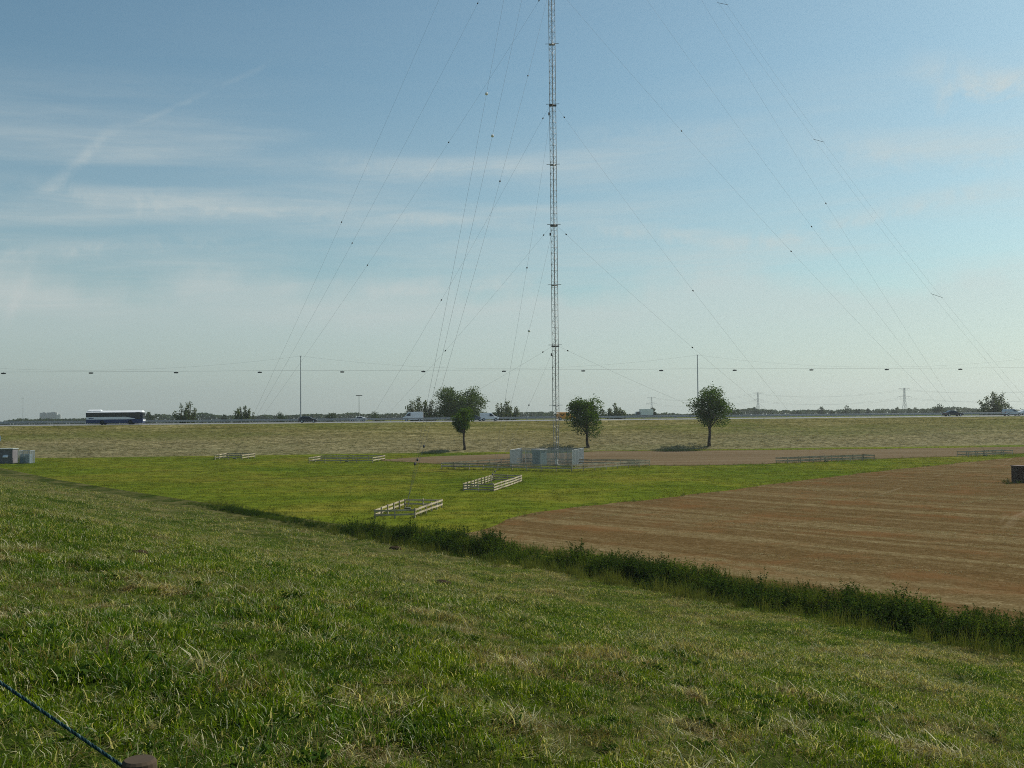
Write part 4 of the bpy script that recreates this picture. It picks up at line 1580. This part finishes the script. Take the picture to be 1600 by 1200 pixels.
# ------------------------------------------------------------------ steel mesh compound and hut at the mast foot
def mesh_fence(corners, h, label, spacing=.065, name='mesh_fence'):
    cen = sum(np.array(c[:2]) for c in corners) / len(corners)
    oz = float(Z(*cen))
    root = empty(name, (cen[0], cen[1], oz), 0, label, 'fence')
    n = len(corners)
    for i in range(n):
        a, b = np.array(corners[i][:2]) - cen, np.array(corners[(i + 1) % n][:2]) - cen
        L = np.linalg.norm(b - a)
        m = MB()
        k = int(L / spacing)
        for j in range(k + 1):
            p = a + (b - a) * j / k
            m.tube([(p[0], p[1], .05), (p[0], p[1], h)], .0125, 4, False)
        for z in np.arange(.1, h + .01, .2):
            m.tube([(a[0], a[1], z), (b[0], b[1], z)], .009, 4, False)
        tag(m.build('mesh_panel', M_mesh, root), kind='stuff')
        MB().tube([(a[0], a[1], h), (b[0], b[1], h)], .035, 5).build('top_rail', M_galv, root)
        q = max(2, round(L / 2.7))
        for j in range(q):
            p = a + (b - a) * j / q
            MB().tube([(p[0], p[1], -.3), (p[0], p[1], h + .08)], .045, 6).build('post', M_galv, root)
    return root


mc = [atY(797, 728, 158)[:2], atY(894, 728, 155)[:2], atY(912, 728, 165)[:2], atY(815, 728, 168)[:2]]
mesh_fence(mc, 2.5, 'tall grey steel mesh fence round the foot of the radio mast')


def hut(name, loc, size, rotz, label, mats, door=None):
    r0 = empty(name, loc, rotz, label, 'hut')
    sx, sy, sz = size
    MB().box((0, 0, sz / 2), (sx, sy, sz)).build('wall', mats[0], r0, .02)
    MB().box((0, 0, sz + .07), (sx + .22, sy + .22, .14)).build('roof', mats[1], r0, .02)
    if door:
        d = MB().box((0, -sy / 2 - .02, sz * .46), (sx * .45, .05, sz * .84)).build('door', mats[2], r0, .01)
        MB().box((sx * .16, -sy / 2 - .07, sz * .46), (.12, .06, .04)).build('handle', M_dark, d)
    return r0


hp = atY(843, 728, 162)
hut('equipment_hut', (hp[0], hp[1], float(Z(hp[0], hp[1]))), (1.7, 1.5, 2.35), rad(-46), 'small grey green equipment hut inside the mesh fence beside the mast', (M_hut, M_hutroof, solid('hut_door', (0.11, 0.17, 0.175), .5)), True)

# shed, mesh cage and dish at the left edge
sp = ground_at(8, 724)
sp[0] = atY(4, 724, sp[1])[0]
pm_ = ppm(sp[1])
shed = hut('shed', sp, (38 / pm_, 2.2, 22 / pm_), rad(4), 'grey flat-roofed shed at the left edge with a white hood on its wall', (solid('shed_wall', (0.15, 0.14, 0.15), .8, 0, .2, 1.2), solid('shed_roof', (0.30, 0.33, 0.31), .7)))
hx, hw_, hz_ = 9 / pm_, 3.5 / pm_, 11.5 / pm_
MB().add([(hx - hw_, -1.1, hz_ + .22), (hx + hw_, -1.1, hz_ + .22), (hx + hw_, -1.55, hz_ - .12), (hx - hw_, -1.55, hz_ - .12), (hx - hw_, -1.1, hz_ - .22), (hx + hw_, -1.1, hz_ - .22), (hx + hw_, -1.55, hz_ - .2), (hx - hw_, -1.55, hz_ - .2)],
         [(0, 1, 2, 3), (7, 6, 5, 4), (3, 2, 6, 7), (1, 0, 4, 5), (0, 3, 7, 4), (2, 1, 5, 6)]).build('vent_hood', M_white, shed)
cg = ground_at(41, 724)
w2 = 9.5 / ppm(cg[1])
mesh_fence([cg[:2] + np.array(v) * w2 for v in ((-1, -.8), (1, -.8), (1, .8), (-1, .8))], 20 / ppm(cg[1]), 'square steel mesh cage standing beside the grey shed', .10, 'mesh_cage')
cab = empty('cabinet', cg, 0, 'blue grey steel cabinet inside the mesh cage at left', 'cabinet')
MB().box((0, 0, .8), (1.5, 1.1, 1.6)).build('body', solid('cabinet_blue', (0.20, 0.27, 0.31), .5), cab, .03)
MB().box((.1, -.57, .85), (.65, .04, 1.3)).build('door', solid('cabinet_door', (0.25, 0.32, 0.36), .5), cab, .01)
dp = sp + np.array((0.5, 3.0, 0))
dc = atY(-4, 685, dp[1])
dish = empty('dish_antenna', (dc[0], dp[1], float(Z(dc[0], dp[1]))), 0, 'white dish antenna on a pole behind the grey shed, cut by the left edge', 'dish antenna')
hz = dc[2] - dish.location.z
vs, fs = [], []
for j in range(5):
    for i in range(16):
        a_ = 2 * math.pi * i / 16
        rr = .92 * j / 4
        vs.append((rr * math.cos(a_), -.15 - .35 * (j / 4) ** 2, hz + rr * math.sin(a_)))
for j in range(4):
    for i in range(16):
        fs.append((j * 16 + i, j * 16 + (i + 1) % 16, (j + 1) * 16 + (i + 1) % 16, (j + 1) * 16 + i))
MB().add(vs, fs).build('reflector', M_white, dish, 0, True)
MB().tube([(0, 0, -.2), (0, 0, hz + .1)], .06, 8).build('pole', M_galv, dish)

# dark timber bin at the right edge
bp = ground_at(1596, 755)
bw = ppm(bp[1])
bx = np.array((atY(1589, 755, bp[1])[0] + .9, bp[1] + .6, bp[2]))
bin_ = empty('timber_bin', bx, rad(6), 'dark brown timber box standing in the stubble at the right edge', 'timber box')
M_binw = wood('dark_bin_boards', (0.035, 0.022, 0.016), (0.085, 0.055, 0.040))
for i in range(7):
    hgt = 1.86 / 7
    for nm, c, s_ in (('plank', (0, -.6, hgt * (i + .5)), (1.8, .05, hgt - .02)), ('plank', (-.9, 0, hgt * (i + .5)), (.05, 1.14, hgt - .02)), ('plank', (.9, 0, hgt * (i + .5)), (.05, 1.14, hgt - .02)), ('plank', (0, .6, hgt * (i + .5)), (1.8, .05, hgt - .02))):
        MB().box(c, s_).build(nm, M_binw, bin_)
MB().box((0, 0, 1.9), (1.95, 1.35, .06)).build('lid', wood('bin_lid', (.10, .07, .06), (.18, .13, .11)), bin_)
pts = bx[None, :2] + rng.normal(0, 1.1, (60, 2)) + np.array((-.6, -.9))
scatter('weeds', lift(pts, 0.03), weed_c, rng.uniform(.15, .38, 60), 'green weeds round the foot of the timber box', 'weeds', None, 31)
# longer growth along fences and field edges
pp = []
for c4 in (near_c4, mid_c4, comp4, li4, lo4, ri4, ro4):
    c4 = [np.array(c[:2]) for c in c4]
    for i in range(4):
        L = np.linalg.norm(c4[(i + 1) % 4] - c4[i])
        for j in range(int(L * 1.6)):
            pp.append(c4[i] + (c4[(i + 1) % 4] - c4[i]) * random.random() + np.array((random.gauss(0, .35), random.gauss(0, .5))))
for c, m in ((field_top, 1.0), (ragged(sb, 1.6, 31), .8), (ragged(st, 1.0, 35), 1.0)):
    for q in c:
        if random.random() < m:
            pp.append(q + np.array((random.gauss(0, .5), random.gauss(0, .6))))
for _ in range(160):
    f = random.random()
    q = L_[:2] * (1 - f) + F_[:2] * f + np.array((random.gauss(0, .8), random.gauss(-1.0, .8)))
    pp.append(q)
pp = np.array(pp)
scatter('rank_grass', lift(pp), reed_c, rng.uniform(.12, .36, len(pp)), 'rank grass along the timber fences and field edges', 'grass', None, 32)

# ------------------------------------------------------------------ motorway furniture
def guard_rail(t, u0, u1, label):
    o0 = road_xy(np.array(u0), np.array(t))
    z0 = float(np.interp(t, ET, EZ))
    r0 = empty('guard_rail', (o0[0], o0[1], z0), RA, label, 'guard rail', 'steel guard rails of the motorway')
    L = u1 - u0
    m = MB()
    prof = [(-.04, .44), (-.08, .50), (-.03, .56), (-.03, .62), (-.08, .68), (-.04, .75), (0, .75), (0, .44)]
    n = len(prof)
    m.add([(0, y, z) for y, z in prof] + [(L, y, z) for y, z in prof], [tuple(range(n)), tuple(range(2 * n - 1, n - 1, -1))] + [(i, (i + 1) % n, (i + 1) % n + n, i + n) for i in range(n)])
    m.build('beam', M_galv, r0)
    ps = MB()
    for k in range(int(L / 4)):
        ps.box((k * 4 + 1, .06, .33), (.10, .10, .85))
    tag(ps.build('posts', M_galv, r0), kind='stuff')


guard_rail(12.55, -260, 420, 'steel guard rail along the median, beside the near carriageway')
guard_rail(14.3, -260, 420, 'steel guard rail along the median, beside the far carriageway')
guard_rail(28.0, -260, 420, 'steel guard rail on the outer edge of the far carriageway')

# catenary lighting
TP = 13.5
lampz = float(np.mean([atY(5, 581, at_road(5, TP)[1])[2], atY(662, 581.5, at_road(662, TP)[1])[2], atY(1269, 579, at_road(1269, TP)[1])[2]]))
pole_cols = [470, 1091]
pu = []
for cx in pole_cols:
    q = at_road(cx, TP)
    pu.append(float((q[0] + TP * RDY) / RDX))
span = pu[1] - pu[0]
pus = [pu[0] - span, pu[0], pu[1], pu[1] + span]
topz = float(np.mean([atY(470, 556, at_road(470, TP)[1])[2], atY(1091, 555, at_road(1091, TP)[1])[2]]))
pole_lab = ['tall lamp mast carrying the lamp cable off to the left of the bus', 'tall thin lamp mast rising behind the dark hatchback', 'tall thin lamp mast rising behind the egg-shaped tree', 'tall lamp mast carrying the lamp cable off to the right of the silver estate']
for u, lb in zip(pus, pole_lab):
    q = road_xy(np.array(u), np.array(TP))
    z0 = float(np.interp(TP, ET, EZ))
    r0 = empty('lamp_mast', (q[0], q[1], z0), RA, lb, 'lamp mast', 'masts of the motorway lighting')
    MB().tube([(0, 0, -.3), (0, 0, 6), (0, 0, topz - z0)], [.17, .14, .09], 8).build('pole', M_galv, r0)
    MB().box((0, 0, topz - z0), (.5, .12, .12)).build('head', M_dark, r0)
for i in range(3):
    ua, ub = pus[i], pus[i + 1]
    where = ('over the bus', 'across the radio mast', 'over the cars at right')[i]
    o0 = road_xy(np.array(ua), np.array(TP))
    r0 = empty('lamp_cable', (o0[0], o0[1], lampz), RA, f'suspended lighting cable span {where}', 'cable', 'spans of the motorway lighting cable')
    L = ub - ua
    f = np.linspace(0, 1, 30)
    low = [(L * a, 0, .28 + .1 * (2 * a - 1) ** 2) for a in f]
    hang = [(L * a, 0, .6 + (topz - lampz - .6) * (2 * a - 1) ** 2) for a in f]
    MB().tube(low, .016, 4).build('carrier_cable', M_wire, r0)
    MB().tube(hang, .009, 4).build('support_cable', M_wire, r0)
lamp_cols = [5, 142, 275, 406, 535, 662, 788, 912, 1034, 1149, 1269, 1387, 1502]
lamp_lab = ['hanging motorway lamp at the far left end of the cable', 'hanging motorway lamp above the rear of the bus', 'hanging motorway lamp above the pale bushy tree right of the bus', 'hanging motorway lamp first to the left of the left lamp mast',
            'hanging motorway lamp first to the right of the left lamp mast', 'hanging motorway lamp above the loose tree with upright shoots', 'hanging motorway lamp above the grey green shrubby tree', 'hanging motorway lamp above the dark bushy tree, right of the radio mast',
            'hanging motorway lamp first to the left of the right lamp mast', 'hanging motorway lamp first to the right of the right lamp mast', 'hanging motorway lamp between the two nearest pylons', 'hanging motorway lamp just left of the nearest pylon', 'hanging motorway lamp above the dark saloon']
lamp_root = None
for cx, lb in zip(lamp_cols, lamp_lab):
    q = at_road(cx, TP)
    if lamp_root is None:
        lamp_root = empty('motorway_lamp', (0, 0, 0), RA, lb, 'lamp', 'lamps hanging on the motorway lighting cable')
        prof = [(-.52, .02), (-.42, -.14), (.42, -.14), (.52, .02), (.36, .12), (-.36, .12)]
        MB().prism(prof, .16, .1, 0).build('housing', M_dark, lamp_root)
        MB().box((0, 0, -.16), (.7, .2, .05)).build('lens', M_galv, lamp_root)
        MB().tube([(0, 0, .1), (0, 0, .34)], .03, 5).build('hanger', M_wire, lamp_root)
        o = lamp_root
    else:
        o = copy_tree(lamp_root)
    o['label'] = lb
    o.location = (q[0], q[1], lampz)

for (cx, ty, D, lb, lens) in ((561, 618, 300, 'short street lamp with a cross arm standing above the white coupe', False), (36, 622, 520, 'thin street lamp with a pale head far left of the bus', True)):
    p = atY(cx, ty, D)
    r0 = empty('street_lamp', (p[0], D, 0), 0, lb, 'street lamp', 'small street lamps beyond the motorway')
    MB().tube([(0, 0, 0), (0, 0, p[2])], [.14, .08], 6).build('pole', M_galv, r0)
    MB().box((0, 0, p[2]), (1.9 if not lens else 1.5, .3, .18)).build('lamp_head', M_dark if not lens else M_white, r0)

# ------------------------------------------------------------------ vehicles (x forward, y to the left, z up)
def wheel_set(root, xs, r, half, wdt=.2, rim_mat=None):
    for x in xs:
        for sg in (-1, 1):
            y = sg * (half - wdt / 2 + .01)
            w = MB().tube([(x, y - wdt / 2, r), (x, y + wdt / 2, r)], r, 16).build('tyre', M_rubber, None)
            w.name = 'wheel'
            w.parent = root
            MB().tube([(x, y + sg * wdt * .5, r), (x, y + sg * (wdt * .5 + .02), r)], r * .6, 12).build('rim', rim_mat or M_silver, w)


def pane(root, name, pts, y, mat, th=.02):
    """flat panel on a flank: outline (x, z), set at +-y"""
    for sg in (-1, 1):
        MB().prism(pts, th / 2, y0=sg * y).build(name, mat, root)


def car(name, px, t, facing, prof, glass, length_px, paint, label, half=.86, wheel_x=None, wr=.31, group='vehicles on the motorway', windows=None, cat='car', top_half=.66, split=.85):
    q = at_road(px, t)
    z = float(np.interp(t, ET, EZ))
    root = empty(name, (q[0], q[1], z), RA if facing > 0 else RA + math.pi, label, cat, group)
    MB().prism(prof, half, top_half, split).build('body', paint, root, .12)
    for gl in glass:
        # side glass leans in with the cabin
        for sg in (-1, 1):
            vs = []
            for off in (0.0, .02):
                for x, zz in gl:
                    w = half + (top_half - half) * min(1.0, max(0.0, (zz - split) / .5)) + .004 + off
                    vs.append((x, sg * w, zz))
            n = len(gl)
            fs = [tuple(range(n)), tuple(range(2 * n - 1, n - 1, -1))] + [(i, (i + 1) % n, (i + 1) % n + n, i + n) for i in range(n)]
            MB().add(vs, fs).build('window', M_glass, root)
    wheel_set(root, wheel_x, wr, half)
    xm, xn = max(p[0] for p in prof), min(p[0] for p in prof)
    for sg in (-1, 1):
        MB().box((xm - .10, sg * (half - .22), .66), (.2, .32, .14)).build('headlight', M_lamp, root, .02)
        MB().box((xn + .04, sg * (half - .14), .78), (.1, .2, .2)).build('tail_light', M_red, root, .02)
    MB().box((xm - .04, 0, .36), (.2, half * 1.9, .18)).build('bumper', M_dark, root, .03)
    MB().box((xn + .04, 0, .36), (.2, half * 1.9, .18)).build('bumper', M_dark, root, .03)
    return root


def scalep(pts, k, kz=1.0):
    return [(x * k, z * kz) for x, z in pts]


hatch = [(-1.95, .28), (1.95, .28), (2.0, .55), (1.9, .72), (1.05, .92), (.35, 1.38), (-1.2, 1.42), (-1.75, 1.1), (-1.98, .85)]
hatch_g = [[(-1.35, .95), (-.15, .93), (-.15, 1.33), (-1.1, 1.35)], [(-.07, .93), (.85, .95), (.30, 1.31), (-.07, 1.33)]]
saloon = [(-2.25, .30), (2.25, .28), (2.3, .55), (2.15, .74), (1.05, .90), (.3, 1.38), (-.9, 1.40), (-1.6, 1.02), (-2.25, .96)]
saloon_g = [[(-1.35, .96), (-.25, .93), (-.25, 1.33), (-.85, 1.35)], [(-.17, .93), (.85, .94), (.25, 1.32), (-.17, 1.33)]]
coupe = [(-2.05, .30), (2.1, .26), (2.15, .5), (1.9, .66), (.95, .82), (.15, 1.22), (-.75, 1.24), (-1.6, .95), (-2.08, .88)]
coupe_g = [[(-1.1, .9), (-.2, .88), (-.2, 1.17), (-.72, 1.19)], [(-.12, .88), (.72, .87), (.12, 1.16), (-.12, 1.17)]]
vanp = [(-2.15, .32), (2.1, .30), (2.15, .6), (2.05, .82), (1.25, 1.02), (.55, 1.72), (.3, 1.80), (-2.05, 1.82), (-2.15, 1.6)]
van_g = [[(-.02, 1.05), (1.05, 1.06), (.48, 1.62), (-.02, 1.66)]]
bigvan = [(-2.5, .36), (2.4, .34), (2.5, .7), (2.4, 1.0), (1.75, 1.2), (1.25, 2.1), (1.0, 2.25), (-2.4, 2.3), (-2.5, 2.1)]
bigvan_g = [[(.55, 1.3), (1.6, 1.3), (1.2, 2.0), (.55, 2.05)]]
estate = [(-2.2, .32), (2.15, .30), (2.2, .6), (2.1, .8), (1.15, .98), (.45, 1.56), (.2, 1.62), (-1.95, 1.62), (-2.15, 1.1), (-2.2, .9)]
estate_g = [[(-1.95, 1.03), (-1.05, 1.02), (-1.05, 1.5), (-1.82, 1.5)], [(-.97, 1.02), (-.12, 1.01), (-.12, 1.5), (-.97, 1.5)], [(-.04, 1.01), (.95, 1.02), (.38, 1.46), (-.04, 1.5)]]

NL, FL = 5.5, 20.0
car('parked_car', 481, NL, 1, hatch, hatch_g, 26, M_black, 'dark hatchback on the near carriageway in front of the left lamp mast', .84, [-1.25, 1.28])
car('coupe', 560, FL, -1, coupe, coupe_g, 27, M_white, 'low white coupe driving left behind the guard rail', .86, [-1.3, 1.35], .31)
car('van', 645, FL + 2, -1, bigvan, bigvan_g, 25, M_white, 'pale grey van on the far carriageway left of the big round tree', .98, [-1.6, 1.6], .34, cat='van', top_half=.86, split=1.2)
car('van', 764.5, NL, 1, vanp, van_g, 32, M_white, 'small white van on the near carriageway right of the slender tree', .88, [-1.35, 1.38], .32, cat='van', top_half=.76, split=1.0)
car('car', 741, NL, 1, hatch, hatch_g, 20, M_grey, 'grey car close behind the small white van, half hidden by the slender tree', .84, [-1.25, 1.28])
car('car', 766, FL + 2, -1, saloon, saloon_g, 20, M_black, 'dark car on the far carriageway behind the small white van', .86, [-1.4, 1.4])
ov = car('van', 884, NL, 1, vanp, van_g, 28, M_orange, 'orange van passing between the radio mast and the dark bushy tree', .88, [-1.35, 1.38], .32, cat='van', top_half=.76, split=1.0)
for sg in (-1, 1):
    MB().prism([(-1.55, 1.42), (-.95, .85), (-.35, 1.42), (-.6, 1.42), (-.95, 1.14), (-1.3, 1.42)], .006, y0=sg * .862).build('emblem', M_black, ov)
    MB().prism([(-2.1, .45), (-1.75, .45), (-1.4, .8), (-1.75, .8)], .006, y0=sg * .892).build('stripe', M_black, ov)
car('car', 1489, NL, 1, saloon, saloon_g, 31, M_black, 'dark saloon near the right end of the near carriageway', .87, [-1.4, 1.42])
car('car', 1581, NL, 1, estate, estate_g, 31, M_silver, 'silver estate car with bright roof near the right edge', .86, [-1.35, 1.38])
car('car', 1604, NL + 4, 1, saloon, saloon_g, 31, M_white, 'white car cut off by the right edge beyond the silver estate', .86, [-1.4, 1.42])

# bus
bq = at_road(181, NL)
bus = empty('bus', (bq[0], bq[1], float(np.interp(NL, ET, EZ))), RA, 'blue and white single-decker bus on the motorway at left', 'bus')
BL, BH = 5.95, 1.25
MB().prism([(-BL, .32), (BL - .1, .32), (BL, .6), (BL, 1.15), (-BL, 1.15)], BH).build('skirt', M_blue, bus, .05)
MB().prism([(-BL, 1.15), (BL, 1.15), (BL - .12, 2.62), (-BL, 2.62)], BH - .02).build('body', M_navy, bus, .04)
def along_x(sec, x0, x1, inset):
    """cross-section (y, z) pulled along x, the ends drawn in by `inset` towards the top"""
    n = len(sec)
    zlo, zhi = min(p[1] for p in sec), max(p[1] for p in sec)
    vs = [(x0 + inset * (z - zlo) / (zhi - zlo), y, z) for y, z in sec] + [(x1 - inset * (z - zlo) / (zhi - zlo), y, z) for y, z in sec]
    return MB().add(vs, [tuple(range(n)), tuple(range(2 * n - 1, n - 1, -1))] + [(i, (i + 1) % n, (i + 1) % n + n, i + n) for i in range(n)])


w_ = BH - .01
along_x([(-w_, 2.62), (-w_ + .06, 2.69), (-w_ + .60, 3.00), (-w_ + .85, 3.05), (w_ - .85, 3.05), (w_ - .60, 3.00), (w_ - .06, 2.69), (w_, 2.62)], -BL, BL - .06, .16).build('roof', M_white, bus)
along_x([(-.85, 2.98), (-.45, 3.24), (-.25, 3.28), (.25, 3.28), (.45, 3.24), (.85, 2.98)], -BL + .2, -BL + 3.1, .3).build('roof_unit', M_white, bus)
for sg in (-1, 1):
    MB().prism([(-BL + .1, 1.12), (2.6, 1.12), (4.45, 1.2), (4.2, 1.32), (2.4, 1.66), (-BL + .1, 1.66)], .012, y0=sg * (BH + .006)).build('stripe', M_white, bus)
    MB().prism([(-BL + .55, 1.30), (-BL + 1.6, 1.30), (-BL + 1.68, 1.46), (-BL + .63, 1.46)], .006, y0=sg * (BH + .022)).build('emblem', M_blue, bus)
    x0 = -BL + .15
    ws = [1.5] * 7
    for w_ in ws:
        fr = MB().box((x0 + w_ / 2, sg * (BH - .018), 2.12), (w_ - .07, .02, .84)).build('window', M_glass, bus)
        x0 += w_
    MB().box((4.9, sg * (BH - .018), 1.75), (.85, .02, 1.85)).build('door', M_glass, bus)
MB().box((BL - .03, 0, 2.0), (.08, 2.2, 1.25)).build('windscreen', M_glass, bus)
MB().box((BL + .01, 0, .85), (.1, 2.3, .35)).build('bumper', M_white, bus, .03)
for sg in (-1, 1):
    MB().box((BL + .01, sg * .95, .98), (.12, .36, .22)).build('headlight', M_lamp, bus, .02)
    MB().box((BL + .16, sg * 1.28, 2.2), (.16, .12, .42)).build('mirror', M_dark, bus, .02)
wheel_set(bus, (-2.55, 3.35), .48, BH, .28, M_dark)

# far lorry on the slip road
lq = atY(1001, 645, 500)
lorry = empty('lorry', (lq[0], road_xy(np.array(0.0), np.array(253.0))[1] + lq[0] * math.tan(RA), 7.0), RA + math.pi, 'white box lorry far off on the slip road between the two dark trees', 'lorry')
MB().box((-1.0, 0, 2.3), (6.2, 2.4, 2.9)).build('cargo_box', M_white, lorry, .06)
MB().prism([(2.2, .6), (4.2, .6), (4.25, 1.4), (3.9, 2.5), (2.2, 2.6)], 1.15).build('cab', M_grey, lorry, .05)
for sg in (-1, 1):
    MB().prism([(2.9, 1.5), (3.95, 1.5), (3.75, 2.3), (2.9, 2.3)], .01, y0=sg * 1.165).build('window', M_glass, lorry)
MB().box((0, 0, .75), (8, 1.2, .25)).build('chassis', M_dark, lorry)
wheel_set(lorry, (-2.9, -1.9, 3.1), .48, 1.2, .3)

# ------------------------------------------------------------------ pylons, power lines, far buildings
def pylon(cx, ty, D, label, master=None):
    p = atY(cx, ty, D)
    H = p[2]
    r0 = empty('electricity_pylon', (p[0], D, 0), rad(12), label, 'pylon', 'electricity pylons on the horizon')
    m = MB()
    R = .26
    lv = [0, .18, .34, .48, .6, .7, .8, .9, 1.0]

    def wd(f):
        return (4.0 * (1 - f / .62) + 1.25 * f / .62) if f < .62 else 1.25 - .35 * (f - .62) / .38
    for sx, sy in ((1, 1), (1, -1), (-1, 1), (-1, -1)):
        MB().tube([(sx * wd(f), sy * wd(f), H * f) for f in lv], R, 4).build('leg', M_pylon, r0)
    for a, b in zip(lv[:-1], lv[1:]):
        for q0, q1 in (((1, 1), (1, -1)), ((1, -1), (-1, -1)), ((-1, -1), (-1, 1)), ((-1, 1), (1, 1))):
            m.tube([(q0[0] * wd(a), q0[1] * wd(a), H * a), (q1[0] * wd(b), q1[1] * wd(b), H * b)], R * .5, 3, False)
            m.tube([(q1[0] * wd(a), q1[1] * wd(a), H * a), (q0[0] * wd(b), q0[1] * wd(b), H * b)], R * .5, 3, False)
    tag(m.build('bracing', M_pylon, r0), kind='stuff')
    for f, half in ((.985, 10.5), (.70, 13.0)):
        a = MB()
        for sg in (-1, 1):
            a.tube([(sg * .8, 0, H * f), (sg * half, 0, H * f - .4)], R * .9, 4)
            a.tube([(sg * .8, 0, H * f + 1.8 if f < .9 else H * f - 2.2), (sg * half, 0, H * f - .4)], R * .7, 4)
            for k in (.55, 1.0):
                a.tube([(sg * half * k, 0, H * f - .5), (sg * half * k, 0, H * f - 2.6)], .16, 4)
        a.build('cross_arm', M_pylon, r0)
    tips = []
    for f, half in ((.985, 10.5), (.70, 13.0)):
        for sg in (-1, 1):
            x, y = sg * half * math.cos(rad(12)), sg * half * math.sin(rad(12))
            tips.append(np.array((p[0] + x, D + y, H * f - 2.6)))
    return r0, tips


tw_ = []
for cx, ty, D, lb in ((1413, 606, 1750, 'nearest grey lattice pylon above the woods at right'), (1184, 613, 2050, 'middle grey lattice pylon right of the egg-shaped tree'), (1018, 620, 2400, 'farthest hazy pylon above the small dark tree and the lorry')):
    tw_.append(pylon(cx, ty, D, lb)[1])
# a fourth, out of the frame on the right, for the lines to run to
off = [2 * a - b for a, b in zip(tw_[0], tw_[1])]
sets = [(off, tw_[0], 'power lines running right from the nearest pylon'), (tw_[0], tw_[1], 'power lines between the nearest and the middle pylon'), (tw_[1], tw_[2], 'power lines between the middle and the farthest pylon')]
for A, B, lb in sets:
    o0 = A[0]
    r0 = empty('power_lines', o0, 0, lb, 'power lines', 'spans of the power lines')
    for a, b in zip(A, B):
        MB().tube([tuple(p - o0) for p in cable_pts(a, b, 9.0, 20)], .075, 3, False).build('cable', M_wire, r0)

for (cx, ty, hw, D, lb, st_) in ((68, 645, 5, 2700, 'narrow grey high-rise block, left one of the two far off at left', 12), (82, 644.5, 7, 2700, 'wider grey high-rise block, right one of the two far off at left', 12), (92, 648, 3, 2600, 'small pale tower block right of the two grey far blocks', 9)):
    p = atY(cx, ty, D)
    w = 2 * hw / ppm(D)
    r0 = empty('apartment_block', (p[0], D, 0), rad(15), lb, 'apartment block', 'far apartment blocks on the horizon')
    MB().box((0, 0, p[2] / 2), (w, w * .7, p[2])).build('wall', M_farbuild if hw > 3 else solid('pale_far_wall', (.6, .6, .58), .8), r0)
    MB().box((w * .1, 0, p[2] + .8), (w * .4, w * .3, 1.6)).build('roof', M_hutroof, r0)
    wn = MB()
    for j in range(st_):
        wn.box((0, -w * .35 - .03, p[2] * (j + .55) / st_), (w * .92, .1, p[2] / st_ * .42))
    tag(wn.build('windows', M_glass, r0), kind='stuff')

# ------------------------------------------------------------------ fence rope and post beside the camera
pt = atY(214, 1186, 2.35)
gz = float(Z(pt[0], pt[1], False))
post = empty('fence_post', (pt[0], pt[1], gz), 0, 'weathered round fence post whose top shows at the lower left', 'fence post')
MB().tube([(0, 0, -.3), (0.005, 0, pt[2] - gz - .03), (0.005, 0, pt[2] - gz - .006), (0.005, 0, pt[2] - gz)], [.044, .040, .038, .032], 18).build('shaft', M_post, post, 0, False)


def rope(pts, label, seed):
    pts = [np.array(p, float) for p in pts]
    o0 = pts[0]
    r0 = empty('fence_rope', o0, 0, label, 'rope', 'ropes of the pasture fence')
    L = sum(np.linalg.norm(b - a) for a, b in zip(pts[:-1], pts[1:]))
    n = int(L / .006)
    f = np.linspace(0, 1, n)
    base = np.stack([np.interp(f, np.linspace(0, 1, len(pts)), [p[i] for p in pts]) for i in range(3)], -1) - o0
    d = (pts[-1] - pts[0]) / np.linalg.norm(pts[-1] - pts[0])
    e1 = np.cross(d, (0, 0, 1.0))
    e1 /= np.linalg.norm(e1)
    e2 = np.cross(d, e1)
    for k in range(3):
        ph = f * L / .05 * 2 * math.pi + k * 2 * math.pi / 3
        p = base + .0021 * (np.cos(ph)[:, None] * e1 + np.sin(ph)[:, None] * e2)
        m = (solid('rope_blue', (0.006, 0.022, 0.030), .9, 0, .4, 60, 0, .1), solid('rope_teal', (0.008, 0.030, 0.030), .9, 0, .4, 60, 0, .1), solid('rope_pale', (0.05, 0.09, 0.095), .9, 0, .8, 90, 0, .1))[k]
        MB().tube([tuple(q) for q in p], .0023, 5).build('strand', m, r0, 0, True)


Lft = atY(-330, 858, 2.75)
rp = [atY(190, 1196, 2.33), atY(0, 1066, 2.48), Lft]
rope(rp, 'blue green twisted fence rope running from the post to the left edge', 1)

# mole heaps and bare clods
M_soil = solid('mole_soil', (0.034, 0.024, 0.013), .95, 0, .4, 8, .8, 0.05)
for (cx, cy, r_, lb) in ((216, 866, .12, 'small dark molehill on the dike left of the middle'), (1048, 927, .22, 'brown molehill at the foot of the dike near the ditch'), (690, 912, .16, 'flat brown molehill in the middle of the dike slope'), (618, 858, .22, 'pale brown molehill at the left end of the ditch growth')):
    p = ground_at(cx, cy)
    m = MB()
    m.sphere((0, 0, 0), r_ * 1.4, 12, 8, (1.3, 1, .5))
    o = m.build('molehill', M_soil, None, 0, True)
    for v in o.data.vertices:
        k = 1 + .35 * float(vnoise(v.co.x * 14, v.co.y * 14 + v.co.z * 9, 3))
        v.co *= k
    o.location = tuple(p)
    tag(o, lb, 'molehill', 'molehills on the dike')

# ------------------------------------------------------------------ the hazy air
hb = MB().box((0, 0, 75.0), (10800, 10800, 156.0))
haze = hb.build('haze', None)
hm, nt, out = new_mat('hazy_air')
pv = nt.nodes.new('ShaderNodeVolumePrincipled')
pv.inputs['Color'].default_value = (0.84, 0.90, 0.89, 1)
pv.inputs['Density'].default_value = 0.00017
pv.inputs['Anisotropy'].default_value = 0.5
nt.links.new(pv.outputs[0], out.inputs['Volume'])
haze.data.materials.append(hm)
tag(haze, 'thin summer haze over the flat land', 'haze', None, 'stuff')
